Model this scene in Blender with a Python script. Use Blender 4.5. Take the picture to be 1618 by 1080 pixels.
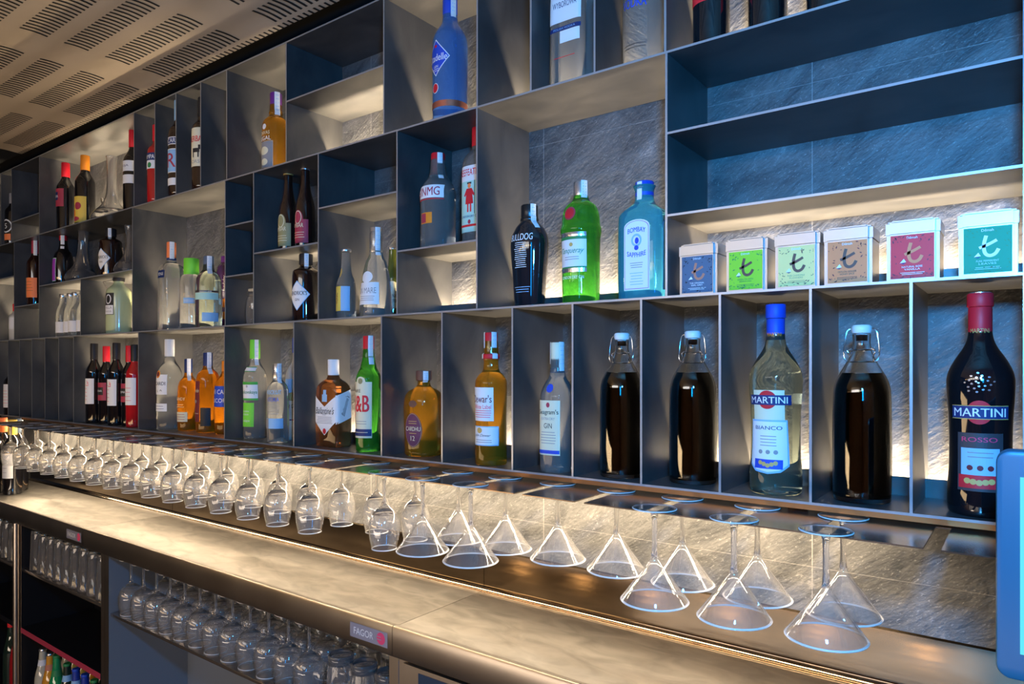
import bpy, bmesh, math, random
from mathutils import Vector, Matrix
for o in list(bpy.data.objects): bpy.data.objects.remove(o)
SC=bpy.context.scene; COL=SC.collection; PI=math.pi
R_=math.radians
random.seed(7)

# ------------------------------------------------------------------ camera, light, exposure
cd=bpy.data.cameras.new('camera'); cam=bpy.data.objects.new('camera',cd); COL.objects.link(cam)
cd.sensor_width=36; cd.lens=1097/1618*36; cd.shift_y=.026; cd.clip_start=.02
cam.location=(0,-1.13,1.45); cam.rotation_euler=(R_(90),0,R_(36.6)); SC.camera=cam
w=bpy.data.worlds.new('world'); SC.world=w; w.use_nodes=True
w.node_tree.nodes['Background'].inputs[0].default_value=(.62,.74,1,1); w.node_tree.nodes['Background'].inputs[1].default_value=.06
SC.view_settings.view_transform='Standard'; SC.view_settings.look='None'; SC.view_settings.exposure=0.42; SC.view_settings.gamma=1
SC.view_settings.use_curve_mapping=False
cy=SC.cycles; cy.use_denoising=True; cy.max_bounces=14; cy.transmission_bounces=14; cy.glossy_bounces=5; cy.diffuse_bounces=3
cy.transparent_max_bounces=40; cy.caustics_reflective=False; cy.caustics_refractive=False; cy.sample_clamp_indirect=4; cy.use_light_tree=True
cy.use_adaptive_sampling=True; cy.adaptive_threshold=.02; cy.blur_glossy=.1
def area(name,loc,to,sx,sy,p,col,spread=180):
    l=bpy.data.lights.new(name,'AREA'); l.shape='RECTANGLE'; l.size=sx; l.size_y=sy; l.energy=p; l.color=col; l.spread=R_(spread)
    o=bpy.data.objects.new(name,l); COL.objects.link(o); o.location=loc
    d=Vector(to)-Vector(loc); o.rotation_euler=d.to_track_quat('-Z','Y').to_euler(); return o
def bulb(name,loc,p,col,r=.03):
    l=bpy.data.lights.new(name,'POINT'); l.energy=p; l.color=col; l.shadow_soft_size=r
    o=bpy.data.objects.new(name,l); COL.objects.link(o); o.location=loc; return o
WARM=(1,.77,.50)
BLUE=(.04,.39,1.0)
area('blue_lamp',(.05,-1.08,1.73),(-.25,0,1.66),.10,.10,20,BLUE)
area('blue_window',(1.0,-3.6,2.0),(-1.6,0,1.7),.9,.9,32,(.0,.36,1.0))  # broad blue light added from the front right, no window built
area('room_light',(-1.3,-3.4,2.25),(-1.4,0,1.5),2.2,.5,14,(1,.97,.94))  # soft fill added to lift labels and fronts, no fixture behind it
area('floor_glow',(-1.6,-2.3,.35),(-1.6,0,.75),2.4,.2,9,(1,.80,.62))  # low warm fill added to brighten the fascia and under-counter glasses
area('bar_glow',(-2.3,-1.35,1.02),(-2.3,-.35,2.34),1.8,.25,6.0,(1,.68,.36))  # unseen upward fill added to warm the ceiling
for i in range(7): bulb('pendant_bulb',(-3.2+i*.55,-2.9,2.05),2.2,(1,.6,.25),.035)
# four runs of warm strip light behind the shelf lips and under the bottom shelf
Z0,Z1,ZA,ZT=1.2448,1.5766,2.0024,2.3240
XT=[-3.90,-3.690,-3.561,-3.255,-2.443,-2.299,-2.165,-2.019,-1.877,-1.592,-1.215,-.931,-.793,-.648,-.507,-.003]
XM=[-3.90,-3.531,-3.258,-2.864,-2.454,-1.885,-1.742,-1.457,-1.171,-.932,-.505,-.003]
XB=[-3.90,-3.736,-3.602,-3.470,-3.334,-3.198,-3.063,-2.926,-2.412,-1.889,-1.559,-1.223,-1.031,-.839,-.696,-.553,-.410,-.268,-.133,-.003]
def strip_run(xs,z,p):
    for a,b in zip(xs,xs[1:]):
        c=(a+b)/2; wd=(b-a)-.012
        area('led_strip',(c,.168,z+.003),(c,.169,z+1),wd,.006,p*wd,WARM)
strip_run(XT,ZA,8.5); strip_run(XM,Z1,9.5); strip_run(XB,Z0,9.5)
for i in range(8):
    x0=-3.72+i*.44
    area('under_shelf_strip',(x0+.22,.104,1.221),(x0+.22,.066,1.05),.43,.012,3.7,WARM)

# ------------------------------------------------------------------ materials
MAT={}
def nt(name):
    m=bpy.data.materials.new(name); m.use_nodes=True; MAT[name]=m
    n=m.node_tree; return m,n,n.nodes['Principled BSDF']
def P(name,col,rough=.5,metal=0,trans=0,ior=1.45,spec=.5,coat=0,emit=None,es=0):
    if name in MAT: return MAT[name]
    m,n,b=nt(name); i=b.inputs
    i['Base Color'].default_value=(*col,1); i['Roughness'].default_value=rough; i['Metallic'].default_value=metal
    i['Transmission Weight'].default_value=trans; i['IOR'].default_value=ior; i['Specular IOR Level'].default_value=spec; i['Coat Weight'].default_value=coat
    if emit: i['Emission Color'].default_value=(*emit,1); i['Emission Strength'].default_value=es
    return m
def noisemat(name,c1,c2,scale,stretch=(1,1,1),rough=(.4,.5),metal=0,bump=.1,detail=6,dist=0,bscale=None,ramp=(.35,.65),bd=.002):
    m,n,b=nt(name); N=n.nodes; L=n.links
    tc=N.new('ShaderNodeTexCoord'); mp=N.new('ShaderNodeMapping'); mp.inputs['Scale'].default_value=stretch
    L.new(tc.outputs['Object'],mp.inputs[0])
    no=N.new('ShaderNodeTexNoise'); no.inputs['Scale'].default_value=scale; no.inputs['Detail'].default_value=detail; no.inputs['Distortion'].default_value=dist
    L.new(mp.outputs[0],no.inputs['Vector'])
    cr=N.new('ShaderNodeValToRGB'); cr.color_ramp.elements[0].color=(*c1,1); cr.color_ramp.elements[1].color=(*c2,1)
    cr.color_ramp.elements[0].position=ramp[0]; cr.color_ramp.elements[1].position=ramp[1]
    L.new(no.outputs['Fac'],cr.inputs[0]); L.new(cr.outputs[0],b.inputs['Base Color'])
    mr=N.new('ShaderNodeMapRange'); mr.inputs[3].default_value=rough[0]; mr.inputs[4].default_value=rough[1]
    L.new(no.outputs['Fac'],mr.inputs[0]); L.new(mr.outputs[0],b.inputs['Roughness'])
    b.inputs['Metallic'].default_value=metal
    if bump:
        n2=N.new('ShaderNodeTexNoise'); n2.inputs['Scale'].default_value=bscale or scale*3; n2.inputs['Detail'].default_value=5
        L.new(mp.outputs[0],n2.inputs['Vector'])
        bu=N.new('ShaderNodeBump'); bu.inputs['Strength'].default_value=bump; bu.inputs['Distance'].default_value=bd
        L.new(n2.outputs['Fac'],bu.inputs['Height']); L.new(bu.outputs[0],b.inputs['Normal'])
    return m
STEEL=noisemat('blued_steel',(.070,.074,.080),(.150,.148,.145),7,(1,1.6,1),(.34,.46),.55,.0,7,.6,ramp=(.25,.75))
EDGE=P('cut_steel_edge',(.46,.48,.52),.3,.6)
RACK=noisemat('bronze_steel',(.20,.16,.13),(.30,.25,.21),9,(1,1,1),(.16,.28),.9,.05)
INOX=noisemat('stainless_top',(.29,.275,.255),(.42,.40,.37),11,(1,2.2,1),(.02,.06),1,.12,6,.8,7,bd=.004)
def two_lobe(m,r2,f):
    n=m.node_tree; N=n.nodes; L=n.links; b=N['Principled BSDF']; out=N['Material Output']
    c=N.new('ShaderNodeBsdfPrincipled'); c.inputs['Metallic'].default_value=1; c.inputs['Roughness'].default_value=r2; c.inputs['Anisotropic'].default_value=.3
    L.new(b.inputs['Base Color'].links[0].from_socket,c.inputs['Base Color']); L.new(b.inputs['Normal'].links[0].from_socket,c.inputs['Normal'])
    x=N.new('ShaderNodeMixShader'); x.inputs[0].default_value=f; L.new(b.outputs[0],x.inputs[1]); L.new(c.outputs[0],x.inputs[2]); L.new(x.outputs[0],out.inputs[0])
two_lobe(INOX,.46,.50)
INOX2=noisemat('stainless_front',(.52,.46,.40),(.56,.50,.44),8,(1,1,1),(.26,.34),1,.0)
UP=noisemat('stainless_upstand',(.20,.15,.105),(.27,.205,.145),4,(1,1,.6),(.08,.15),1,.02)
CEIL=noisemat('ceiling_paint',(.50,.42,.31),(.56,.47,.35),3,(1,1,1),(.55,.7),0,.03)
DARK=P('dark_void',(.012,.013,.014),.7)  # near-black colour in place of shade in the slots and ceiling gap
BLACK=P('black_lacquer',(.01,.01,.012),.35)
FLOOR=noisemat('floor_tile',(.07,.055,.045),(.12,.09,.07),4,rough=(.4,.6))
WOOD=noisemat('wood_panel',(.20,.10,.045),(.32,.17,.08),3,(1,1,5),(.4,.6))
BLUEP=P('cabinet_lining',(.30,.33,.37),.35,.4)
def slate():
    m,n,b=nt('slate'); N=n.nodes; L=n.links
    tc=N.new('ShaderNodeTexCoord')
    m0=N.new('ShaderNodeMapping'); m0.inputs['Rotation'].default_value=(0,R_(36),0); L.new(tc.outputs['Object'],m0.inputs[0])
    mp=N.new('ShaderNodeMapping'); mp.inputs['Scale'].default_value=(1.3,1,2.7); L.new(m0.outputs[0],mp.inputs[0])
    n1=N.new('ShaderNodeTexNoise'); n1.inputs['Scale'].default_value=5.5; n1.inputs['Detail'].default_value=12; n1.inputs['Roughness'].default_value=.68; n1.inputs['Distortion'].default_value=.6
    L.new(mp.outputs[0],n1.inputs['Vector'])
    cr=N.new('ShaderNodeValToRGB'); e=cr.color_ramp.elements; e[0].position=.3; e[0].color=(.035,.038,.042,1); e[1].position=.62; e[1].color=(.16,.16,.16,1)
    k=e.new(.74); k.color=(.42,.40,.38,1)
    L.new(n1.outputs['Fac'],cr.inputs[0])
    # tile joints, 0.58 x 0.289
    sx=N.new('ShaderNodeSeparateXYZ'); L.new(tc.outputs['Object'],sx.inputs[0])
    def joint(out,off,per,w):
        a=N.new('ShaderNodeMath'); a.operation='ADD'; a.inputs[1].default_value=off; L.new(out,a.inputs[0])
        q=N.new('ShaderNodeMath'); q.operation='PINGPONG'; q.inputs[1].default_value=per/2; L.new(a.outputs[0],q.inputs[0])
        t=N.new('ShaderNodeMath'); t.operation='LESS_THAN'; t.inputs[1].default_value=w; L.new(q.outputs[0],t.inputs[0]); return t.outputs[0]
    j1=joint(sx.outputs['X'],.31,.58,.0008); j2=joint(sx.outputs['Z'],-1.095+2.89,.289,.0004)
    mx=N.new('ShaderNodeMath'); mx.operation='MAXIMUM'; L.new(j1,mx.inputs[0]); L.new(j2,mx.inputs[1])
    mix=N.new('ShaderNodeMix'); mix.data_type='RGBA'; mix.inputs[7].default_value=(.30,.29,.28,1)
    n3=N.new('ShaderNodeTexNoise'); n3.inputs['Scale'].default_value=150; n3.inputs['Detail'].default_value=3; L.new(mp.outputs[0],n3.inputs['Vector'])
    c3=N.new('ShaderNodeValToRGB'); c3.color_ramp.elements[0].position=.62; c3.color_ramp.elements[0].color=(0,0,0,1); c3.color_ramp.elements[1].position=.72; c3.color_ramp.elements[1].color=(.15,.147,.14,1); L.new(n3.outputs['Fac'],c3.inputs[0])
    sp=N.new('ShaderNodeMix'); sp.data_type='RGBA'; sp.blend_type='ADD'; sp.inputs[0].default_value=1; L.new(cr.outputs[0],sp.inputs[6]); L.new(c3.outputs[0],sp.inputs[7])
    L.new(mx.outputs[0],mix.inputs[0]); L.new(sp.outputs[2],mix.inputs[6]); L.new(mix.outputs[2],b.inputs['Base Color'])
    n2=N.new('ShaderNodeTexNoise'); n2.inputs['Scale'].default_value=60; n2.inputs['Detail'].default_value=8; L.new(mp.outputs[0],n2.inputs['Vector'])
    ad=N.new('ShaderNodeMath'); ad.operation='MULTIPLY_ADD'; ad.inputs[1].default_value=.45; L.new(n2.outputs['Fac'],ad.inputs[0]); L.new(n1.outputs['Fac'],ad.inputs[2])
    bu=N.new('ShaderNodeBump'); bu.inputs['Strength'].default_value=.6; bu.inputs['Distance'].default_value=.006
    L.new(ad.outputs[0],bu.inputs['Height']); L.new(bu.outputs[0],b.inputs['Normal'])
    b.inputs['Roughness'].default_value=.42
    return m
SLATE=slate()
def G(name,col,ior=1.45,tr=.8): return P('glass_'+name,col,0,0,tr,ior)
CLEAR=G('clear',(.99,.995,.99),1.45,1); CLEARB=G('clear_bottle',(.95,.98,.97),1.33,.90); STEM=P('stemware',(1,1,1),0,0,.93,1.5)
def thin_glass(name,tint,milk):
    m,n,b=nt(name); N=n.nodes; L=n.links; N.remove(b); out=N['Material Output']
    tr=N.new('ShaderNodeBsdfTransparent'); tr.inputs[0].default_value=(*tint,1)
    gl=N.new('ShaderNodeBsdfGlossy'); gl.inputs['Roughness'].default_value=.04
    df=N.new('ShaderNodeBsdfDiffuse'); df.inputs[0].default_value=(1,.98,.95,1)
    lw=N.new('ShaderNodeLayerWeight'); pw=N.new('ShaderNodeMath'); pw.operation='POWER'; pw.inputs[1].default_value=3.2; L.new(lw.outputs['Facing'],pw.inputs[0]); lw.inputs[0].default_value=.5
    fr=N.new('ShaderNodeMath'); fr.operation='MULTIPLY_ADD'; fr.inputs[1].default_value=.85; fr.inputs[2].default_value=.06; L.new(pw.outputs[0],fr.inputs[0])
    a=N.new('ShaderNodeMixShader'); a.inputs[0].default_value=milk; L.new(tr.outputs[0],a.inputs[1]); L.new(df.outputs[0],a.inputs[2])
    x=N.new('ShaderNodeMixShader'); L.new(fr.outputs[0],x.inputs[0]); L.new(a.outputs[0],x.inputs[1]); L.new(gl.outputs[0],x.inputs[2]); L.new(x.outputs[0],out.inputs[0]); return m
BOWL=thin_glass('thin_bowl_glass',(.985,.985,.985),.05)
STEM2=[BOWL,P('glass_rim',(1,1,1),.08,0,.25,1.5),STEM]  # rims and foot edges whitened, their bright glint put into the colour
AMBER=G('amber',(1,.41,.03),1.36,.84); ORANGE=G('orange',(1,.30,.012),1.36,.78); GREEN=G('green',(.10,.66,.05),1.38,.82); LGREEN=G('pale_green',(.86,1,.80),1.34,.97)
CYAN=G('cyan',(.12,.78,1.0),1.36,.78); BLUEG=G('blue',(.14,.38,.98),1.38,.74); BROWN=G('brown',(.50,.17,.05),1.36)
FROST=P('frosted_glass',(.72,.72,.70),.35,0,.35,1.4)
BLKG=P('black_glass',(.006,.006,.008),.05,coat=1); REDG=P('red_liquid',(.45,.01,.015),.06,coat=1); DKWINE=P('dark_liquid',(.016,.003,.006),.04,coat=1)
DKGRN=P('dark_green_glass',(.012,.03,.02),.06,coat=1)
MILK=P('cloudy_green_liquid',(.50,.58,.33),.25,coat=.6)
C={}
def col(name,rgb,rough=.5,metal=0):
    C[name]=P('paint_'+name,rgb,rough,metal); return C[name]
for k,v in dict(white=(.85,.86,.88),cream=(.80,.76,.55),black=(.015,.015,.018),red=(.72,.015,.03),pink=(.80,.06,.16),maroon=(.16,.02,.03),blue=(.015,.07,.55),navy=(.01,.03,.14),
  sky=(.30,.55,.85),green=(.06,.42,.05),lime=(.20,.75,.05),grey=(.30,.30,.32),gold=(.65,.42,.12),orange=(.85,.28,.02),yellow=(.85,.62,.10),purple=(.18,.03,.28),
  plum=(.13,.03,.09),teal=(.0,.30,.13),brown=(.16,.07,.05),peach=(1,.27,.09),rose=(.95,.03,.04),slate=(.10,.14,.21),tinlime=(.34,.68,.03),tincream=(1,.72,.26),copper=(.62,.22,.13),
  mint=(.45,.75,.68),wineR=(.42,.04,.08),olive=(.33,.30,.14),leaf=(.03,.25,.08),violet=(.35,.05,.5)).items(): col(k,v)
FOIL=P('silver_foil',(.75,.76,.80),.25,.9); TIN=P('tin_metal',(.42,.42,.43),.3,.8); WIRE=P('wire_steel',(.75,.75,.78),.2,1)
CERAM=P('white_ceramic',(.85,.85,.85),.25)

# ------------------------------------------------------------------ mesh helpers
def link(name,bm,mats,parent=None,smooth=None,loc=None):
    me=bpy.data.meshes.new(name); bm.normal_update(); bm.to_mesh(me); bm.free()
    for m in (mats if isinstance(mats,(list,tuple)) else [mats]): me.materials.append(m)
    if smooth is not None:
        for p in me.polygons: p.use_smooth=True
        me.set_sharp_from_angle(angle=R_(smooth))
    o=bpy.data.objects.new(name,me); COL.objects.link(o)
    if parent: o.parent=parent
    if loc: o.location=loc
    return o
def tag(o,label=None,cat=None,group=None,kind=None):
    if label: o['label']=label
    if cat: o['category']=cat
    if group: o['group']=group
    if kind: o['kind']=kind
    return o
def thing(name,loc,label,cat,group=None,rz=0):
    o=bpy.data.objects.new(name,None); o.empty_display_size=.02; COL.objects.link(o); o.location=loc; o.rotation_euler=(0,0,rz)
    return tag(o,label,cat,group)
def box(bm,x0,x1,y0,y1,z0,z1,mi=0,front=None):
    v=[bm.verts.new(p) for p in ((x0,y0,z0),(x1,y0,z0),(x1,y1,z0),(x0,y1,z0),(x0,y0,z1),(x1,y0,z1),(x1,y1,z1),(x0,y1,z1))]
    fs=[(0,3,2,1),(4,5,6,7),(0,1,5,4),(1,2,6,5),(2,3,7,6),(3,0,4,7)]
    for i,f in enumerate(fs):
        g=bm.faces.new([v[j] for j in f]); g.material_index=front if (i==2 and front is not None) else mi
    return v
def boxo(name,x0,x1,y0,y1,z0,z1,m,parent=None,front=None,bevel=0,kind=None):
    bm=bmesh.new(); box(bm,x0,x1,y0,y1,z0,z1,0,front)
    if bevel: bmesh.ops.bevel(bm,geom=bm.edges[:],offset=bevel,segments=3,affect='EDGES',profile=.5)
    o=link(name,bm,m,parent,35 if bevel else None)
    if kind: o['kind']=kind
    return o
def lathe(bm,prof,seg=40,mi=0,shape=None,close=True):
    """prof: (r,z) list; shape(theta,r)->(x,y)"""
    rings=[]
    for r,z in prof:
        ring=[]
        if r<1e-5: ring=[bm.verts.new((0,0,z))]
        else:
            for k in range(seg):
                t=2*PI*k/seg; x,y=(r*math.sin(t),-r*math.cos(t)) if shape is None else shape(t,r)
                ring.append(bm.verts.new((x,y,z)))
        rings.append(ring)
    for a,b in zip(rings,rings[1:]):
        if len(a)==1 and len(b)==1: continue
        for k in range(seg):
            k2=(k+1)%seg
            if len(a)==1: f=(a[0],b[k2],b[k])
            elif len(b)==1: f=(a[k],a[k2],b[0])
            else: f=(a[k],a[k2],b[k2],b[k])
            g=bm.faces.new(f); g.material_index=mi
    if close:
        if len(rings[0])>1: bm.faces.new(rings[0][::-1]).material_index=mi
        if len(rings[-1])>1: bm.faces.new(rings[-1]).material_index=mi
def chaikin(p,n=2):
    for _ in range(n):
        q=[p[0]]
        for a,b in zip(p,p[1:]):
            q.append(tuple(u*.75+v*.25 for u,v in zip(a,b))); q.append(tuple(u*.25+v*.75 for u,v in zip(a,b)))
        q.append(p[-1]); p=q
    return p
def tube(bm,pts,r,seg=8,mi=0,cyc=False):
    pts=[Vector(p) for p in pts]; n=len(pts); rings=[]
    up=Vector((0,0,1))
    for i,p in enumerate(pts):
        d=(pts[(i+1)%n]-pts[i-1]) if cyc else (pts[min(i+1,n-1)]-pts[max(i-1,0)])
        d.normalize(); a=d.cross(up)
        if a.length<1e-3: a=d.cross(Vector((1,0,0)))
        a.normalize(); b=a.cross(d)
        rr=r[i] if isinstance(r,(list,tuple)) else r
        rings.append([bm.verts.new(p+(a*math.cos(2*PI*k/seg)+b*math.sin(2*PI*k/seg))*rr) for k in range(seg)])
    for i in range(n if cyc else n-1):
        A,B=rings[i],rings[(i+1)%n]
        for k in range(seg): bm.faces.new((A[k],A[(k+1)%seg],B[(k+1)%seg],B[k])).material_index=mi
    if not cyc: bm.faces.new(rings[0][::-1]).material_index=mi; bm.faces.new(rings[-1]).material_index=mi

# text -> triangles, cached
_tc={}
def textgeo(s,shear=0,bold=0):
    k=(s,shear,bold)
    if k in _tc: return _tc[k]
    cu=bpy.data.curves.new('t','FONT'); cu.body=s; cu.shear=shear;  cu.resolution_u=3; cu.align_x='CENTER'
    o=bpy.data.objects.new('t',cu); COL.objects.link(o)
    bpy.context.view_layer.update()
    me=bpy.data.meshes.new_from_object(o.evaluated_get(bpy.context.evaluated_depsgraph_get()))
    vs=[tuple(v.co) for v in me.vertices]; fs=[tuple(p.vertices) for p in me.polygons]
    bpy.data.objects.remove(o); bpy.data.curves.remove(cu); bpy.data.meshes.remove(me)
    if vs:
        x0=min(v[0] for v in vs); x1=max(v[0] for v in vs); y0=min(v[1] for v in vs); y1=max(v[1] for v in vs)
    else: x0=x1=y0=y1=0
    _tc[k]=(vs,fs,x0,x1,y0,y1); return _tc[k]
class Label:
    """one printed label: patches and lettering laid on a surface. mapper(s,z,off)->(x,y,z); s metres to the viewer's right"""
    def __init__(s,mapper): s.m=mapper; s.bm=bmesh.new(); s.mats=[]
    def mi(s,m):
        if m not in s.mats: s.mats.append(m)
        return s.mats.index(m)
    def V(s,a,z,l): return s.bm.verts.new(s.m(a,z,.00045+.00025*l))
    def rect(s,a0,a1,z0,z1,m,l=0,nx=None):
        nx=nx or max(1,int(abs(a1-a0)/.004)); nz=max(1,int(abs(z1-z0)/.003)); i=s.mi(m)
        g=[[s.V(a0+(a1-a0)*x/nx,z0+(z1-z0)*y/nz,l) for x in range(nx+1)] for y in range(nz+1)]
        for y in range(nz):
            for x in range(nx): s.bm.faces.new((g[y][x],g[y][x+1],g[y+1][x+1],g[y+1][x])).material_index=i
        return s
    def poly(s,pts,m,l=0,rings=4):
        cx=sum(p[0] for p in pts)/len(pts); cz=sum(p[1] for p in pts)/len(pts); i=s.mi(m)
        rings=max(rings,int(max(abs(p[0]-cx) for p in pts)/.004)+1); q=[]
        for a,b in zip(pts,pts[1:]+pts[:1]):
            n=max(1,int(math.hypot(a[0]-b[0],a[1]-b[1])/.005))
            q+=[(a[0]+(b[0]-a[0])*k/n,a[1]+(b[1]-a[1])*k/n) for k in range(n)]
        c=s.V(cx,cz,l); prev=None
        for r in range(1,rings+1):
            f=r/rings; ring=[s.V(cx+(p[0]-cx)*f,cz+(p[1]-cz)*f,l) for p in q]; n=len(ring)
            for k in range(n):
                if prev is None: s.bm.faces.new((c,ring[k],ring[(k+1)%n])).material_index=i
                else: s.bm.faces.new((prev[k],ring[k],ring[(k+1)%n],prev[(k+1)%n])).material_index=i
            prev=ring
        return s
    def ell(s,a,z,ra,rz,m,l=0,n=28): return s.poly([(a+ra*math.cos(2*PI*k/n),z+rz*math.sin(2*PI*k/n)) for k in range(n)],m,l)
    def text(s,t,a,z,h,m,l=1,w=None,shear=0,bold=0,rot=0,arc=0):
        if bold:
            d=h*min(bold,.05)*.36
            for k_ in (-1,0,1): s.text(t,a+d*k_*math.cos(rot),z+d*k_*math.sin(rot),h,m,l+.4*(k_+1),w,shear,0,rot,arc)
            return s
        vs,fs,x0,x1,y0,y1=textgeo(t,shear,0); i=s.mi(m)
        if not vs: return s
        k=h/max(.01,(y1-y0)); kx=k if w is None else w/max(.01,x1-x0); c,sn=math.cos(rot),math.sin(rot)
        tb=bmesh.new(); q=[]
        for v in vs:
            x=(v[0]-(x0+x1)/2)*kx; y=(v[1]-(y0+y1)/2)*k
            if arc: y-=arc*x*x
            q.append(tb.verts.new((a+x*c-y*sn,0,z+x*sn+y*c)))
        for f in fs:
            try: tb.faces.new([q[j] for j in f])
            except ValueError: pass
        for _ in range(4):
            lg=[e for e in tb.edges if e.calc_length()>.0052] if h>.004 else []
            if not lg: break
            bmesh.ops.subdivide_edges(tb,edges=lg,cuts=1); bmesh.ops.triangulate(tb,faces=tb.faces[:])
        tb.verts.index_update(); vv=[s.V(v.co.x,v.co.z,l) for v in tb.verts]
        for f in tb.faces:
            try: s.bm.faces.new([vv[v.index] for v in f.verts]).material_index=i
            except ValueError: pass
        tb.free(); return s
    def lines(s,a0,a1,z0,z1,n,m,l=1,jit=.2):
        for k in range(n):
            z=z0+(z1-z0)*(k+.5)/n; hh=min(.0006,abs(z1-z0)/n*.16); d=(a1-a0)*jit*random.random()/2
            s.rect(a0+d,a1-d,z-hh,z+hh,m,l)
        return s
    def done(s,name,parent,label=None):
        # every face outward
        o=link(name,s.bm,s.mats,parent)
        if label: o['label']=label
        return o
class Bottle:
    """glass body turned or squared from a profile, with cap, labels and tax strip as parts"""
    def __init__(s,name,x,y,z,H,R,prof,glass,label,group=None,n=2,dy=1,rz=0,cat='bottle',seg=44,hollow=False,sub=2):
        s.t=thing(name,(x,y,z+.0005),label,cat,group,rz); s.H=H; s.R=R; s.n=n; s.dy=dy
        p=[(r*R,zz*H) for zz,r in prof]; s.prof=chaikin(p,sub)
        shp=None
        if n!=2 or dy!=1:
            def shp(t,r):
                f=min(1,max(0,(r/R-.5)/.3)); nn=2+(n-2)*f; d=1+(dy-1)*f
                c,q=math.sin(t),-math.cos(t); k=(abs(c)**nn+abs(q)**nn)**(-1/nn); return (r*k*c,r*k*q*d)
        s.shp=shp
        bm=bmesh.new(); lathe(bm,[(0,p[0][1]+.003)]+s.prof+[(0,s.prof[-1][1])],seg,0,shp)
        s.body=link('glass_body',bm,glass,s.t,40); s.caps=[]
        s.seg=seg
    def rad(s,z):
        for c in s.caps:
            if c[0]<=z<=c[1]+1e-6: return c[2]
        P_=s.prof
        for a,b in zip(P_,P_[1:]):
            if a[1]<=z<=b[1] and b[1]>a[1]: return a[0]+(b[0]-a[0])*(z-a[1])/(b[1]-a[1])
        return P_[-1][0] if z>P_[-1][1] else s.R
    def mapper(s,rot=0,rref=None):
        def f(a,z,off):
            r=s.rad(z); rr=rref or r; t=rot+a/max(rr,.004)
            if s.shp:
                x,y=s.shp(t,r); L=math.hypot(x,y); return (x*(1+off/L),y*(1+off/L),z)
            return ((r+off)*math.sin(t),-(r+off)*math.cos(t),z)
        return f
    def flat(s,side=0):
        """for squared bottles: side 0 front, 1 right"""
        a_=s.R; b_=s.R*s.dy; n=s.n
        def f(a,z,off):
            k=s.rad(z)/s.R
            if side==0: y=b_*k*(max(0,1-abs(a/(a_*k))**n))**(1/n); return (a,-y-off,z)
            x=a_*k*(max(0,1-abs(a/(b_*k))**n))**(1/n); return (x+off,a,z)
        return f
    def cap(s,z0,z1,r,m,name='cap',ribs=0,prof=None):
        bm=bmesh.new(); b=.0012
        p=prof or [(r*.97,z0),(r,z0+b),(r,z1-b*1.5),(r-b,z1),]
        lathe(bm,[(0,z0)]+p+[(0,p[-1][1])],32); s.caps.append((z0,z1,r)); return link(name,bm,m,s.t,40)
    def lab(s,rot=0,rref=None): return Label(s.mapper(rot,rref))
    def strip(s,z0,z1,rot=1.0,w=.011,m=None):
        l=s.lab(rot); l.rect(-w/2,w/2,z0,z1,m or C['white'],3,4)
        l.lines(-w*.3,w*.3,z0+.01,z1-.004,5,C['sky'],4)
        l.done('tax_strip',s.t)
# ------------------------------------------------------------------ the setting
WY=.190
boxo('wall_back',-4.3,.9,WY,WY+.12,0,2.6,SLATE,kind='structure')
boxo('wall_left',-4.42,-4.3,-4.6,WY+.12,0,2.6,BLACK,kind='structure')
boxo('wall_right',.9,1.02,-4.6,WY+.12,0,2.6,WOOD,kind='structure')
boxo('wall_front',-4.42,1.02,-4.72,-4.6,0,2.6,WOOD,kind='structure')
boxo('floor',-4.42,1.02,-4.72,WY+.12,-.1,0,FLOOR,kind='structure')
def ceiling():
    zc=2.347
    def wz(y): return zc+.0014*math.cos((y+.087)/.105*2*PI)
    bm=bmesh.new(); ys=[-.022-i*.0075 for i in range(96)]+[-2.2,-4.6]
    xs=[-3.37,-1.2,.9]
    rows=[[bm.verts.new((x,y,wz(y) if y>-.8 else zc)) for x in xs] for y in ys]
    top=[[bm.verts.new((x,y,2.42)) for x in xs] for y in (ys[0],ys[-1])]
    for a,b in zip(rows,rows[1:]):
        for i in range(2): bm.faces.new((a[i],b[i],b[i+1],a[i+1]))
    for i in range(2):
        bm.faces.new((rows[0][i],rows[0][i+1],top[0][i+1],top[0][i])); bm.faces.new((top[0][i],top[0][i+1],top[1][i+1],top[1][i]))
    c=link('ceiling',bm,CEIL,None,60); c['kind']='structure'
    for gx in range(-1,8):
        x1=.0-.0+(-1.148-.5675*(gx-1)) if gx>=1 else (-1.148+.5675*(1-gx)); x0=x1-.42
        for gy,(ya,yb) in enumerate([(-.122,-.053),(-.226,-.158),(-.332,-.270),(-.437,-.372),(-.545,-.478)]):
            if x0<-3.37: continue
            bm=bmesh.new()
            for k in range(20):
                x=x0+.01+k*.021; n=5
                L=[(x,ya+(yb-ya)*j/n) for j in range(n+1)]
                a=[bm.verts.new((x-.0042,y,wz(y)-.0006)) for _,y in L]; b=[bm.verts.new((x+.0042,y,wz(y)-.0006)) for _,y in L]
                for j in range(n): bm.faces.new((a[j],b[j],b[j+1],a[j+1]))
            link('slot_panel',bm,DARK,c)  # flat dark quads: the shade inside the ceiling openings as colour
    bm=bmesh.new(); k=0
    x=-3.36
    while x<.2:
        a=[bm.verts.new((x+dx,y,wz(y)-.0006)) for dx,y in ((0,-.04),(.008,-.04),(.008,-.0225),(0,-.0225))]; bm.faces.new(a); x+=.021
    link('edge_slots',bm,DARK,c)  # edge openings drawn as dark quads, their shade painted on
    boxo('trim_1',-4.3,.9,-.0215,WY,2.40,2.42,DARK,kind='structure')
    boxo('trim_2',-4.3,-3.372,-4.6,-.0215,2.352,2.42,DARK,kind='structure')
ceiling()
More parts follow.
